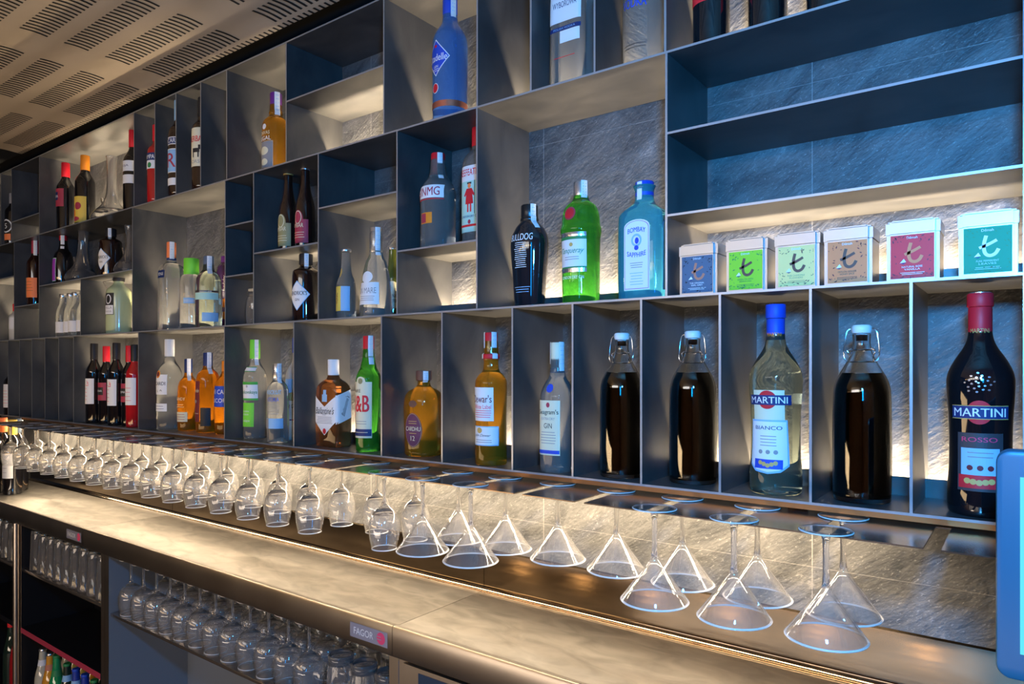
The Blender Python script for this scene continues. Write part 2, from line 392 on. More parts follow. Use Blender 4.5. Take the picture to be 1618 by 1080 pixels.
# ------------------------------------------------------------------ the shelving
T=.004
sh=thing('wall_shelving',(0,0,0),'tall grid of dark blued steel cells fixed to the slate wall, full of bottles','shelving')
def hp(x0,x1,z,name='shelf'): return boxo(name,x0,x1,0,WY-.001,z-T,z,[STEEL,EDGE],sh,front=1)
def vp(x,z0,z1): return boxo('divider',x-T/2,x+T/2,.0004,WY-.001,z0,z1-T,[STEEL,EDGE],sh,front=1)
XL,XR=-3.90,.0
hp(XL,XR,Z0); hp(XL,XR,Z1); hp(XL,XR,ZA); hp(XL,XR,ZT,'top_panel')
for x in XT: vp(x,ZA,ZT)
for x in XM:
    z0,z1=Z1,ZA
    if abs(x+2.864)<.001: z1=1.790
    vp(x,z0,z1)
for x in XB: vp(x,Z0,Z1)
e=T/2
hp(-3.561+e,-3.255-e,2.0902); hp(-1.592+e,-1.215-e,2.165)
hp(XL+e,-3.531-e,1.853); hp(-3.531+e,-3.258-e,1.719); hp(-3.258+e,-2.454-e,1.790)
hp(-1.885+e,-1.742-e,1.8665); hp(-1.885+e,-1.742-e,1.720); hp(-1.742+e,-1.457-e,1.774); hp(-1.457+e,-1.171-e,1.861); hp(-1.171+e,-.932-e,1.7225)
hp(-.505+e,XR-.005,1.861); hp(-.505+e,XR-.005,1.718)
for xs,z in ((XT,ZA),(XM,Z1),(XB,Z0)):
    for a,b in zip(xs,xs[1:]): boxo('light_lip',a+e,b-e,.150,.153,z,z+.030,STEEL,sh)
# ------------------------------------------------------------------ glass rack
PZ=1.227
SL=[-.095-.127*k for k in range(0,27)]      # slot centres
rk=thing('glass_rack',(0,0,0),'long slotted bronze steel rack under the bottom shelf, stemware hanging from it','rack')
bm=bmesh.new()
ed=[.06]+[v for s_ in SL for v in (s_+.0095,s_-.0095)]+[-3.45]
for a,b in zip(ed[0::2],ed[1::2]): box(bm,b,a,-.130,.016,PZ-.002,PZ,0)
box(bm,-3.45,.06,.016,.060,PZ-.002,PZ,0)
link('slotted_plate',bm,RACK,rk)
boxo('front_rail',-3.45,.06,.002,.005,1.2325,Z0-T-.0003,P('orange_bronze',(.45,.22,.09),.3,.8),rk)
for x in (-3.3,-2.3,-1.3,-.3): boxo('bracket',x-.015,x+.015,.052,.058,PZ,Z0-T,RACK,rk)
# ------------------------------------------------------------------ worktops and cabinets under them
ZW=.9112; YF=-.118
def worktop(x0,x1,label):
    t=thing('steel_worktop',(x0,0,0),label,'worktop'); w_=x1-x0
    bm=bmesh.new(); g=.0008
    prof=[(.184,ZW+.100),(.1895,ZW+.101),(.1895,ZW-.03),(.1895,ZW-.03)]
    # top slab with a raised rolled front edge
    def strip(pts,name,m,sm=60):
        bm=bmesh.new()
        A=[bm.verts.new((g,y,z)) for y,z in pts]; B=[bm.verts.new((w_-g,y,z)) for y,z in pts]
        for i in range(len(pts)): 
            j=(i+1)%len(pts); bm.faces.new((A[i],B[i],B[j],A[j]))
        bm.faces.new(A); bm.faces.new(B[::-1]); bmesh.ops.recalc_face_normals(bm,faces=bm.faces)
        return link(name,bm,m,t,sm)
    strip([(.170,ZW),(YF+.020,ZW),(YF+.014,ZW+.0005),(YF+.009,ZW+.003),(YF+.004,ZW+.0035),(YF+.0045,ZW-.004),(YF+.02,ZW-.006),(.170,ZW-.006)],'top',INOX,30)
    cove=[(.170+.016*math.sin(a),ZW+.016-.016*math.cos(a)) for a in [PI/2*k/8 for k in range(9)]]
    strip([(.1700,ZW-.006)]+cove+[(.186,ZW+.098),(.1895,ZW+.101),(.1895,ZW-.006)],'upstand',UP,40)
    f=strip([(YF+.0035,ZW+.0035),(YF+.001,ZW+.0025),(YF,ZW-.001),(YF,ZW-.058),(YF+.002,ZW-.061),(YF+.012,ZW-.061),(YF+.012,ZW-.007),(YF+.0035,ZW-.007)],'fascia',INOX2,40)
    return t
w3=worktop(-1.062,.60,'nearest brushed steel worktop section, under the hanging martini glasses')
w2=worktop(-2.545,-1.062,'middle brushed steel worktop section above the shelf of upturned wine glasses')
w1=worktop(-3.90,-2.545,'farthest brushed steel worktop section above the tall tumblers')
def badge(par,xc,wd):
    px=par.location.x
    L=Label(lambda a,z,off:(xc-px+a,YF-off,z))
    h=wd*.27; z=ZW-.031
    L.rect(-wd/2,wd/2,z-h/2,z+h/2,P('badge_silver',(.36,.36,.46),.35,.5))
    L.text('FAGOR',-wd*.13,z,h*.46,C['white'],2,w=wd*.52,bold=.03)
    L.ell(wd*.33,z,h*.40,h*.40,C['pink'],1)
    for k,zz in enumerate((.1,-.08)): L.rect(wd*.33-h*.5,wd*.33-h*(.0 if k==0 else -.05),z+zz*h-.0009,z+zz*h+.0009,P('badge_silver',(0,0,0)),2)
    L.done('badge',par,'silver badge with white FAGOR lettering and red round emblem')
badge(w2,-1.135,.118); badge(w1,-2.617,.118)
YC=-.100  # cabinet front plane
def cab(name,x0,x1,label,back=.168,lining=BLUEP,shelves=(),div=True):
    t=thing(name,(x0,0,0),label,'cabinet'); w_=x1-x0
    for n_,a,b in (('side_panel',.0005,.028),('side_panel',w_-.028,w_-.0005)):
        boxo(n_,a,b,YC,back,.10,ZW-.0615,[lining,INOX2],t,front=1)
    boxo('back_panel',.028,w_-.028,back-.004,back,.10,ZW-.0615,lining,t)
    boxo('floor_panel',.028,w_-.028,YC,back-.004,.10,.115,lining,t)
    for x in (.04,w_-.04):
        for y in (-.05,.12):
            bm=bmesh.new(); lathe(bm,[(.014,.0),(.018,.004),(.012,.02),(.012,.10)],20); link('foot',bm,INOX2,t,40,(x,y,0))
    return t
c2=cab('open_cabinet',-2.425,-1.062,'open steel cabinet with blue-grey lining and a shelf of upturned glasses')
boxo('shelf',.028,1.363-.028,YC+.004,.164,.645,.655,P('chrome_shelf',(.42,.36,.30),.15,.9),c2,bevel=.002)
c1=cab('bottle_cabinet',-3.17,-2.425,'dark open cabinet under the far worktop with tall glasses and a red-edged shelf',lining=BLACK)
boxo('shelf',.028,.745-.028,YC+.004,.164,.660,.672,P('chrome_shelf',(0,0,0)),c1,bevel=.002)
boxo('red_edged_shelf',.028,.745-.028,YC-.002,.164,.425,.445,[BLACK,C['wineR']],c1,front=1)
bm=bmesh.new(); tube(bm,[(0,0,.10),(0,0,.30),(0,0,.6),(0,0,ZW-.0615)],.011,16); o=link('corner_post',bm,INOX2,c1,40,(.010,-.112,0))
c0=cab('side_cabinet',-3.89,-3.171,'far left dark cabinet at the end of the bar back',lining=BLACK)
boxo('shelf',.028,.719-.028,YC+.004,.164,.660,.672,P('chrome_shelf',(0,0,0)),c0,bevel=.002)
boxo('shelf',.028,.719-.028,YC+.004,.164,.425,.445,BLACK,c0)
c3=cab('bottle_fridge',-1.061,.60,'steel fridge with dark glass door under the nearest worktop',lining=P('fridge_lining',(.05,.09,.14),.3,.3))
dr=boxo('door',.03,.80,YC-.018,YC-.001,.13,ZW-.066,INOX2,c3)
boxo('glass_pane',.075,.755,YC-.0195,YC-.0181,.18,ZW-.075,P('smoked_glass',(.03,.05,.075),.08,coat=1),dr)
bm=bmesh.new(); tube(bm,[(.05,YC-.018,.32),(.05,YC-.045,.34),(.05,YC-.045,.66),(.05,YC-.018,.68)],.006,10); link('handle',bm,WIRE,dr,40)

# ------------------------------------------------------------------ stemware
ORD='first second third fourth fifth sixth seventh eighth ninth tenth eleventh twelfth thirteenth fourteenth fifteenth sixteenth seventeenth eighteenth nineteenth twentieth'.split()
def martini_bm():
    bm=bmesh.new()   # upside down, origin at the foot (top), bowl opens downwards
    o=[(.0,.003),(.0335,.0026),(.0355,.0014),(.0350,.0004),(.020,.0001),(.0088,-.0008),(.0062,-.006),(.0044,-.014),(.0040,-.045),(.0044,-.068),(.0066,-.080),(.0095,-.0845)]
    out=o+[(.0522,-.1425)]; inn=[(.0535,-.1434),(.0540,-.1445),(.0533,-.1456),(.0520,-.1458),(.0511,-.1447),(.0509,-.1432),(.0085,-.0890),(.0035,-.0865),(0,-.0862)]
    lathe(bm,chaikin(out,1)+inn,48); rim(bm,-.1428); bmesh.ops.recalc_face_normals(bm,faces=bm.faces); return bm
def rim(bm,z):
    for f in bm.faces:
        if max(v.co.z for v in f.verts)<z: f.material_index=1
        elif min(v.co.z for v in f.verts)>-.005: f.material_index=1 if min(v.co.xy.length for v in f.verts)>.0337 else 0
        elif min(v.co.z for v in f.verts)>z*.55: f.material_index=2
def wine_bm(sc=1,seg=36,stem=.07,R=.0335,bh=.092):
    bm=bmesh.new(); s=stem
    out=[(.0,.003),(.0325,.0026),(.0345,.0014),(.034,.0003),(.018,.0001),(.0086,-.0008),(.0058,-.006),(.0040,-.014),(.0036,-s*.75),(.0055,-s),(.014,-s-.006),(R*.75,-s-bh*.17),(R*.98,-s-bh*.38),(R,-s-bh*.52),(R*.96,-s-bh*.75),(R*.80,-s-bh)]
    o2=chaikin(out,2)
    inn=[(R*.80+.0006,-s-bh-.0006),(R*.80+.0004,-s-bh-.0014),(R*.80-.0008,-s-bh-.0018),(R*.80-.0018,-s-bh-.0008),(R*.80-.0014,-s-bh+.0004)]+[(r-.0013,z-.0002) for r,z in [(R*.96,-s-bh*.75),(R,-s-bh*.52),(R*.98,-s-bh*.38),(R*.75,-s-bh*.19)]]+[(.012,-s-.0105),(0,-s-.0085)]
    lathe(bm,o2+inn[:5]+chaikin(inn[5:],1),seg); rim(bm,-s-bh+.0006); bmesh.ops.recalc_face_normals(bm,faces=bm.faces); return bm
def copies(name,bm,mat,places,cat,group,labels):
    first=None
    for k,(p,l) in enumerate(zip(places,labels)):
        if first is None: o=link(name,bm,mat,None,40); first=o
        else: o=first.copy(); COL.objects.link(o)
        o.location=p; tag(o,l,cat,group)
        o.rotation_euler=(0,0,random.random()*6)
slots={k:-.095-.127*k for k in range(27)}
mr=[(slots[k+1],.002,PZ+.0002) for k in range(0,7)]
copies('martini_glass',martini_bm(),STEM2,mr,'glass','martini glasses in the rear row',['clear martini glass hanging in the rear row, %s from the right'%ORD[i] for i in range(7)])
mf=[(slots[k+1],-.109,PZ+.0002) for k in (0,1,2,5,6)]
copies('martini_glass',martini_bm(),STEM2,mf,'glass','martini glasses in the front row',['clear martini glass hanging in the front row, %s from the right'%ORD[i] for i in range(5)])
wr=[(slots[k+1],.000,PZ+.0002) for k in range(7,25)]
copies('wine_glass',wine_bm(),STEM2,wr,'glass','wine glasses in the rear row',['wine glass hanging in the rear rack row, %s wine glass from the right'%ORD[i] for i in range(18)])
ks=[7]+list(range(9,25))
wf=[(slots[k+1],-.095,PZ+.0002) for k in ks]
copies('wine_glass',wine_bm(),STEM2,wf,'glass','wine glasses in the front row',['wine glass hanging in the front rack row, %s wine glass from the right'%ORD[i] for i in range(len(wf))])
# upturned wine glasses on the cabinet shelf
zs=.6552
hh=.075+.100+.0018
for row,(y,x0,n,nm) in enumerate([(-.058,-2.335,12,'front'),(.028,-2.29,12,'middle'),(.115,-2.335,12,'back')]):
    pl=[(x0+i*.0835,y,zs+hh+.0008) for i in range(n)]
    copies('upturned_wine_glass',wine_bm(1,24,.075,.039,.100),STEM2,pl,'glass','upturned wine glasses on the cabinet shelf',['upturned wine glass on the cabinet shelf, %s row, %s from the left'%(nm,ORD[i]) for i in range(n)])
def tumbler_bm(rt,rb,h,seg=32):
    """upturned tumbler: heavy closed base on top"""
    bm=bmesh.new()
    p=[(0,h-.002),(rt*.8,h-.002),(rt*.93,h),(rt,h-.003),(rt*1.0,h-.012),(rb,.001),(rb-.0006,0),(rb-.0018,.001),(rt-.003,h-.022),(rt*.7,h-.016),(0,h-.015)]
    lathe(bm,p,seg); bmesh.ops.recalc_face_normals(bm,faces=bm.faces); return bm
pl=[(-1.292,-.062,zs),(-1.212,-.062,zs),(-1.132,-.062,zs),(-1.292,.030,zs),(-1.212,.030,zs),(-1.132,.030,zs),(-1.292,.118,zs),(-1.212,.118,zs),(-1.132,.118,zs)]
copies('upturned_tumbler',tumbler_bm(.030,.037,.128),STEM,pl,'glass','upturned tumblers on the cabinet shelf',['upturned short tumbler on the cabinet shelf, %s row, %s'%(r,c) for r in ('front','middle','back') for c in ('left of three','middle of three','right of three')])
pl=[];lb=[]
for row,y in enumerate((-.06,.02,.10)):
    for i in range(9): pl.append((-3.085+i*.0715+(.0 if row!=1 else .0),y,.6722)); lb.append('tall upturned straight glass, %s row on the far cabinet shelf, %s from the left'%(('front','middle','back')[row],ORD[i]))
copies('tall_glass',tumbler_bm(.026,.031,.152,28),STEM,pl,'glass','tall glasses in the far cabinet',lb)
pl=[(-3.245-i*.075,-.06,.6722) for i in range(4)]
copies('tall_glass',tumbler_bm(.026,.031,.152,24),STEM,pl,'glass','tall glasses in the end cabinet',['tall upturned glass in the far left end cabinet, %s from the right'%ORD[i] for i in range(4)])

# ------------------------------------------------------------------ tea tins
def tin(x,bg,tc,label,script,spots,small):
    t=thing('tea_tin',(x,.055,Z1+.0003),label,'tin'); W=.0335; Hh=.083
    bm=bmesh.new(); box(bm,-W,W,-.035,.035,0,Hh-.014); bmesh.ops.bevel(bm,geom=[e for e in bm.edges if abs(e.verts[0].co.z-e.verts[1].co.z)>.01],offset=.005,segments=4,affect='EDGES')
    link('tin_body',bm,TIN,t,40)
    bm=bmesh.new(); W2=W+.0012; box(bm,-W2,W2,-.0362,.0362,Hh-.0135,Hh+.006)
    bmesh.ops.bevel(bm,geom=[e for e in bm.edges if abs(e.verts[0].co.z-e.verts[1].co.z)>.01],offset=.006,segments=4,affect='EDGES')
    bmesh.ops.bevel(bm,geom=[e for e in bm.edges if min(v.co.z for v in e.verts)>Hh+.005],offset=.003,segments=3,affect='EDGES')
    link('lid',bm,TIN,t,40)
    L=Label(lambda a,z,off:(a,-.0350-off,z))
    w_=.0275
    L.rect(-w_,w_,.004,.067,bg)
    L.text('Dilmah',0,.0625,.0035,C['white'],1,bold=.02)
    for k in range(46):
        e_=random.choice((0,1,2)); 
        if e_==0: a=random.choice((-1,1))*random.uniform(.018,.0262); z=random.uniform(.007,.064)
        elif e_==1: a=random.uniform(-.026,.026); z=random.uniform(.005,.012)
        else: a=random.choice((-1,1))*random.uniform(.008,.026); z=random.uniform(.054,.065)
        r=random.uniform(.0006,.0016); q=random.random()*PI
        L.poly([(a+r*1.6*math.cos(q),z+r*1.6*math.sin(q)),(a-r*.6*math.sin(q),z+r*.6*math.cos(q)),(a-r*1.6*math.cos(q),z-r*1.6*math.sin(q)),(a+r*.6*math.sin(q),z-r*.6*math.cos(q))],spots,1,1)
    # brushed letter t
    def stroke(pts,w0):
        n=len(pts); A=[];B=[]
        for i,p in enumerate(pts):
            q=pts[min(i+1,n-1)]; p0=pts[max(i-1,0)]; dx,dz=q[0]-p0[0],q[1]-p0[1]; l=math.hypot(dx,dz); ww=w0
            A.append(L.V(p[0]-dz/l*ww,p[1]+dx/l*ww,2)); B.append(L.V(p[0]+dz/l*ww,p[1]-dx/l*ww,2))
        mi=L.mi(tc)
        for i in range(n-1): L.bm.faces.new((B[i],B[i+1],A[i+1],A[i])).material_index=mi
    stroke(chaikin([(-.0015,.055),(-.0045,.043),(-.0035,.031),(.002,.0265),(.009,.029),(.0125,.036)],2),.0022)
    stroke(chaikin([(-.0095,.0385),(-.002,.0415),(.0035,.044),(.0105,.048)],2),.002)
    L.poly([(-.0155,.0265),(-.0075,.0275),(-.0105,.0325)],C['white'],1,1); L.poly([(-.015,.0262),(-.0075,.0262),(-.011,.0245)],C['navy'],1,1)
    L.text(small[0],0,.0205,.0026,script,1,w=.026,bold=.02); L.text(small[1],0,.0168,.0026,script,1,w=.020,bold=.02)
    L.lines(-.016,.016,.0085,.013,2,script)
    L.done('printed_label',t)
W_=C['white']
tin(-.457,C['slate'],C['copper'],'tea tin with dark slate blue label and copper script, leftmost of the tins',W_,C['black'],('THE ORIGINAL','EARL GREY'))
tin(-.374,C['tinlime'],C['brown'],'tea tin with lime green label beside the dark blue one',C['leaf'],C['leaf'],('GREEN TEA WITH','JASMINE FLOWERS'))
tin(-.294,C['tincream'],C['brown'],'tea tin with cream label and brown script',C['olive'],C['brown'],('PURE CHAMOMILE','FLOWERS'))
tin(-.220,C['peach'],C['brown'],'tea tin with peach label between the cream and rose tins',C['brown'],C['maroon'],('CEYLON GINGER','HONEY SPICE'))
tin(-.134,C['rose'],C['peach'],'tea tin with rose red label',W_,C['maroon'],('NATURAL ROSE','VANILLA'))
tin(-.044,C['teal'],C['white'],'tea tin with teal green label, rightmost of the tins',C['mint'],C['leaf'],('PURE PEPPERMINT','LEAVES'))

# ------------------------------------------------------------------ bottles
WINE=[(0,.90),(.012,1),(.60,1),(.67,.96),(.735,.62),(.78,.42),(.84,.40),(1.0,.40)]
SPIR=[(0,.92),(.012,1),(.60,1),(.70,.95),(.745,.60),(.79,.40),(.86,.38),(.97,.38)]
def wine(x,y,z,H,R,cap,labels,label,name='wine_bottle',glass=None,group='wine bottles'):
    b=Bottle(name,x,y,z,H,R,WINE,glass or BLKG,label,group)
    b.cap(H*.80,H*1.004,R*.45,cap,'capsule')
    if labels:
        l=b.lab(0); labels(l,R,H); l.done('label',b.t)
    return b
def wl_white(l,R,H): l.rect(-R*1.15,R*1.15,H*.24,H*.56,W_).lines(-R*.7,R*.3,H*.27,H*.50,5,C['pink']).text('Lar',R*.3,H*.50,H*.035,C['rose'],1,rot=PI/2)
def wl_pink(l,R,H): l.rect(-R*1.15,R*1.15,H*.30,H*.53,C['wineR']).rect(-R*.7,R*.75,H*.37,H*.47,C['black'],1).text('RIOJANA',0,H*.42,H*.035,W_,2,w=R*1.2,bold=.02)
wine(-3.668,.035,Z0,.225,.030,BLKG,lambda l,R,H:l.rect(-R*1.2,R*1.2,H*.72,H*.86,W_).rect(-R*1.2,R*1.2,H*.05,H*.6,W_).lines(-R*.5,R*.5,H*.1,H*.5,5,C['pink'])if False else l.rect(-R*1.2,R*1.2,H*.14,H*.60,W_).lines(-R*.5,R*.8,H*.2,H*.5,5,C['pink']),'black bottle with white label in the far left bottom cell')
wine(-2.849,.042,Z0,.299,.029,C['black'],wl_white,'black wine bottle with white label and black capsule, leftmost of the bottom cell row')
wine(-2.780,.056,Z0,.288,.027,C['red'],wl_pink,'dark wine bottle with maroon label and red capsule, second from left in its cell')
wine(-2.659,.039,Z0,.297,.029,C['black'],wl_white,'black wine bottle with white label, third from left in the wine cell')
wine(-2.592,.054,Z0,.286,.027,C['red'],wl_pink,'dark wine bottle with maroon label, fourth from left in the wine cell')
wine(-2.522,.040,Z0,.288,.029,C['black'],lambda l,R,H:l.rect(-R*1.25,R*1.25,H*.27,H*.6,W_).lines(-R*.7,R*.7,H*.3,H*.5,4,C['pink']),'rose red wine bottle with white label against the divider',glass=REDG)

# clear rum
b=Bottle('rum_bottle',-2.338,.069,Z0,.300,.041,[(0,.9),(.01,1),(.35,.98),(.58,1.0),(.68,.86),(.76,.46),(.82,.36),(.97,.36)],CLEARB,'clear white rum bottle with white screw cap and red emblem label','spirits in the bottom row')
b.cap(.244,.304,.0155,C['white'],'screw_cap')
l=b.lab(0); l.rect(-.036,.036,.118,.185,W_).ell(0,.186,.011,.013,C['orange'],1).ell(0,.186,.007,.008,C['maroon'],2).text('BACARDI',.0,.155,.012,C['black'],1,w=.062,bold=.03).text('^ i ^',0,.130,.009,C['black'],1,w=.04); l.done('label',b.t)
l=b.lab(0); l.rect(-.036,.036,.062,.088,W_).lines(-.028,.028,.066,.084,2,C['navy']); l.done('lower_label',b.t)
b=Bottle('brandy_bottle',-2.246,.085,Z0,.225,.034,[(0,.9),(.012,1),(.60,1),(.72,.86),(.79,.42),(.84,.36),(.98,.36)],ORANGE,'small squat amber brandy bottle with dark cap and white tax strip','spirits in the bottom row')
b.cap(.19,.237,.0125,C['navy']); b.strip(.165,.238,1.2)
l=b.lab(.1); l.rect(-.030,.030,.030,.062,C['cream']).lines(-.024,.024,.034,.058,3,C['wineR']).text('BRANDY',0,.105,.010,C['cream'],1,w=.045).lines(-.02,.02,.075,.09,2,C['cream']); l.done('label',b.t)
b=Bottle('rum_bottle',-2.128,.086,Z0,.250,.037,[(0,.9),(.012,1),(.66,1),(.76,.86),(.81,.45),(.85,.38),(.98,.38)],ORANGE,'amber rum bottle with maroon side label and dark square label','spirits in the bottom row')
b.cap(.205,.256,.0145,C['navy']); b.strip(.188,.257,1.35,.013)
l=b.lab(0); l.rect(-.030,.012,.035,.165,C['maroon']).text('Barcelo',-.009,.135,.012,C['cream'],1,w=.036,shear=.3).rect(.015,.047,.022,.080,C['black']).ell(-.01,.1,.010,.006,C['grey'],1).lines(-.028,.010,.055,.068,1,C['cream']); l.done('label',b.t)
b=Bottle('liqueur_bottle',-2.040,.098,Z0,.225,.036,[(0,.9),(.02,1),(.60,1),(.72,.9),(.82,.5),(.88,.36),(.98,.36)],ORANGE,'round orange liqueur bottle with blue label half behind the divider','spirits in the bottom row')
b.cap(.195,.229,.014,C['orange'])
l=b.lab(.3); l.rect(-.034,.034,.085,.150,C['blue']).text('LICOR',0,.105,.013,W_,1,w=.05,bold=.03).text('43 CAL',0,.132,.014,W_,1,w=.05,bold=.03); l.done('label',b.t)

# vodkas
b=Bottle('vodka_bottle',-1.837,.067,Z0,.288,.034,[(0,.9),(.012,1),(.4,.93),(.60,1),(.68,.9),(.76,.48),(.80,.38),(.97,.36)],CLEARB,'clear vodka bottle with green cap and green lower label','spirits in the bottom row')
b.cap(.234,.290,.0145,C['lime'],'green_cap'); b.strip(.215,.290,1.3)
l=b.lab(.25); l.rect(-.032,.032,.118,.158,W_).rect(-.032,.032,.158,.166,C['green']).rect(-.032,.032,.112,.118,C['green']).text('Moskovskaya',0,.135,.013,C['leaf'],1,w=.060,bold=.03).text('*',0,.153,.008,C['black'],1); l.done('label',b.t)
l=b.lab(.1); l.rect(-.028,.026,.035,.105,C['lime']).text('RUSSIAN',-.002,.080,.005,W_,1).text('VODKA',-.002,.071,.005,W_,1).text('osobaya',-.002,.052,.009,W_,1,shear=.3); l.done('lower_label',b.t)
l=b.lab(.2); l.rect(-.024,.024,.198,.208,W_).rect(-.024,.024,.196,.198,C['leaf'],1).rect(-.024,.024,.208,.210,C['leaf'],1); l.done('neck_label',b.t)
b=Bottle('vodka_bottle',-1.676,.033,Z0,.212,.030,[(0,.88),(.014,1),(.66,1),(.74,.86),(.80,.52),(.82,.42),(.98,.42)],CLEARB,'short clear vodka bottle with blue lettering and foil neck','spirits in the bottom row')
b.cap(.178,.219,.0140,FOIL); b.strip(.165,.219,1.3)
l=b.lab(.45); l.text('ABSOLUT',0,.140,.012,C['sky'],1,w=.047,bold=.04).text('VODKA',0,.120,.012,C['blue'],1,w=.036,bold=.04).lines(-.022,.022,.078,.110,6,C['grey']).rect(-.026,.030,.040,.068,C['sky']).rect(-.026,-.012,.040,.067,C['grey'],1); l.done('label',b.t)
b=Bottle('vodka_bottle',-1.695,.112,Z0,.290,.035,[(0,.9),(.012,1),(.62,1),(.70,.82),(.76,.48),(.80,.38),(.98,.36)],FROST,'tall frosted white vodka bottle partly behind the divider','spirits in the bottom row')
b.cap(.25,.294,.0145,C['blue'])
l=b.lab(.5); l.rect(-.03,.03,.13,.175,C['sky']).ell(0,.125,.02,.012,C['olive'],1).text('GREY GOOSE',0,.098,.011,C['black'],1,w=.058).rect(-.008,-.001,.057,.061,C['navy']).rect(.001,.010,.057,.061,C['red']); l.done('label',b.t)

# brown square whisky
b=Bottle('whisky_bottle',-1.478,.066,Z0,.222,.0475,[(0,.92),(.015,1),(.655,1),(.73,.88),(.78,.52),(.82,.30),(.98,.29)],BROWN,'squared brown whisky bottle with pointed white label and white cap','spirits in the bottom row',n=5,dy=.62)
b.cap(.172,.229,.0150,W_,'white_cap')
f=b.flat(0); l=Label(f)
l.poly([(-.043,.135),(0,.105),(.044,.135),(.044,.068),(0,.030),(-.043,.068)],C['white']).text("Ballantine's",0,.095,.018,C['black'],1,w=.074,shear=.4,bold=.03).text('FINEST',0,.084,.004,C['grey'],1).lines(-.034,.034,.060,.080,5,C['grey']).ell(0,.041,.0065,.0075,C['red'],1)
l.rect(-.010,.010,.118,.137,C['sky']).rect(-.006,.006,.137,.149,C['sky']); l.done('label',b.t)
l=Label(b.flat(1)); l.poly([(-.026,.135),(.026,.152),(.026,.078),(-.026,.060)],C['white']).text("Ballantine's",0,.108,.012,C['black'],1,w=.055,shear=.4,rot=1.25); l.done('side_label',b.t)
# green whisky
b=Bottle('whisky_bottle',-1.323,.050,Z0,.280,.032,[(0,.9),(.012,1),(.62,1),(.68,.93),(.73,.66),(.78,.56),(.84,.44),(.98,.40)],GREEN,'green whisky bottle with cream label and big red initials','spirits in the bottom row')
b.cap(.232,.286,.0135,C['red'],'red_capsule'); b.strip(.215,.287,1.25,.013)
l=b.lab(.15); l.rect(-.032,.030,.034,.172,C['cream']).ell(0,.172,.014,.013,C['cream']).ell(0,.174,.007,.007,C['olive'],1).text('RARE',-.012,.150,.008,C['black'],1).text('J&B',-.002,.112,.054,C['red'],1,w=.050,bold=.06).lines(-.02,.02,.066,.078,2,C['grey']).rect(-.031,.029,.039,.056,C['navy'],1).lines(-.02,.02,.044,.052,1,C['cream'],2); l.done('label',b.t)
# squat malt
b=Bottle('malt_whisky_bottle',-1.151,.069,Z0,.160,.0425,[(0,.86),(.03,.97),(.12,.94),(.55,1),(.84,1.0),(.95,.8),(1.01,.42),(1.06,.34),(1.20,.33)],AMBER,'squat amber malt whisky bottle with purple oval label and stopper','spirits in the bottom row',n=3)
b.cap(.163,.177,.0135,FOIL,'neck_foil'); b.cap(.177,.200,.0185,C['brown'],'stopper'); b.strip(.165,.199,1.0,.012)
l=b.lab(.10); l.ell(0,.062,.024,.040,C['plum']).ell(0,.062,.0225,.0385,C['gold'],1).ell(0,.062,.0218,.0377,C['plum'],2).text('CARDHU',0,.065,.010,C['cream'],3,w=.041).text('12',0,.043,.011,C['cream'],3,bold=.02).lines(-.014,.014,.075,.085,2,C['gold'],3).lines(-.012,.012,.052,.057,1,C['gold'],3).ell(0,.123,.012,.008,C['brown']); l.done('label',b.t)
# whisky with red cap
b=Bottle('whisky_bottle',-.928,.044,Z0,.275,.0350,[(0,.93),(.012,1),(.30,.94),(.60,1),(.655,.98),(.70,.75),(.725,.5),(.80,.44),(.83,.50),(.98,.40)],AMBER,'amber whisky bottle with white label and red capped neck','spirits in the bottom row')
b.cap(.226,.236,.0185,C['red'],'neck_band'); b.cap(.236,.282,.0145,C['red'],'red_capsule'); b.strip(.226,.283,1.15,.012); b.strip(.226,.283,-.55,.006)
l=b.lab(0); l.rect(-.030,.028,.094,.165,W_).text("Dewar's",-.001,.141,.016,C['maroon'],1,w=.050,bold=.02).text('White Label',0,.124,.009,C['rose'],1,w=.046).lines(-.024,.024,.100,.118,4,C['pink']); l.done('label',b.t)
l=b.lab(.1); l.rect(-.033,.036,.042,.083,C['sky']).rect(-.031,.034,.044,.081,C['white'],1).text('John Dewar',-.004,.063,.007,C['black'],2,w=.045,shear=.4).lines(-.024,.024,.047,.056,2,C['grey'],2).ell(-.008,.074,.007,.006,C['gold'],2); l.done('lower_label',b.t)
# gin with cream label
b=Bottle('gin_bottle',-.758,.044,Z0,.252,.0320,[(0,.95),(.012,1),(.55,1),(.62,.96),(.70,.72),(.76,.46),(.98,.42)],CLEARB,'clear gin bottle with cream label and small blue oval','spirits in the bottom row',n=3)
b.cap(.196,.207,.0145,C['navy'],'neck_band'); b.cap(.207,.257,.0140,C['cream']); b.strip(.200,.258,1.2,.012); b.strip(.214,.258,-.8,.007)
l=b.lab(.02); l.rect(-.027,.022,.034,.142,C['cream']).text("Seagram's",-.0025,.118,.012,C['black'],1,w=.043,bold=.03).text('EXTRA DRY',-.0025,.106,.005,C['grey'],1,w=.030).text('GIN',-.0025,.092,.010,C['black'],1,w=.018).rect(-.026,.021,.037,.044,C['blue'],1).lines(-.02,.015,.055,.082,5,C['grey']).ell(-.0025,.133,.004,.005,C['wineR'],1).ell(-.001,.166,.0075,.0085,C['blue']); l.done('label',b.t)

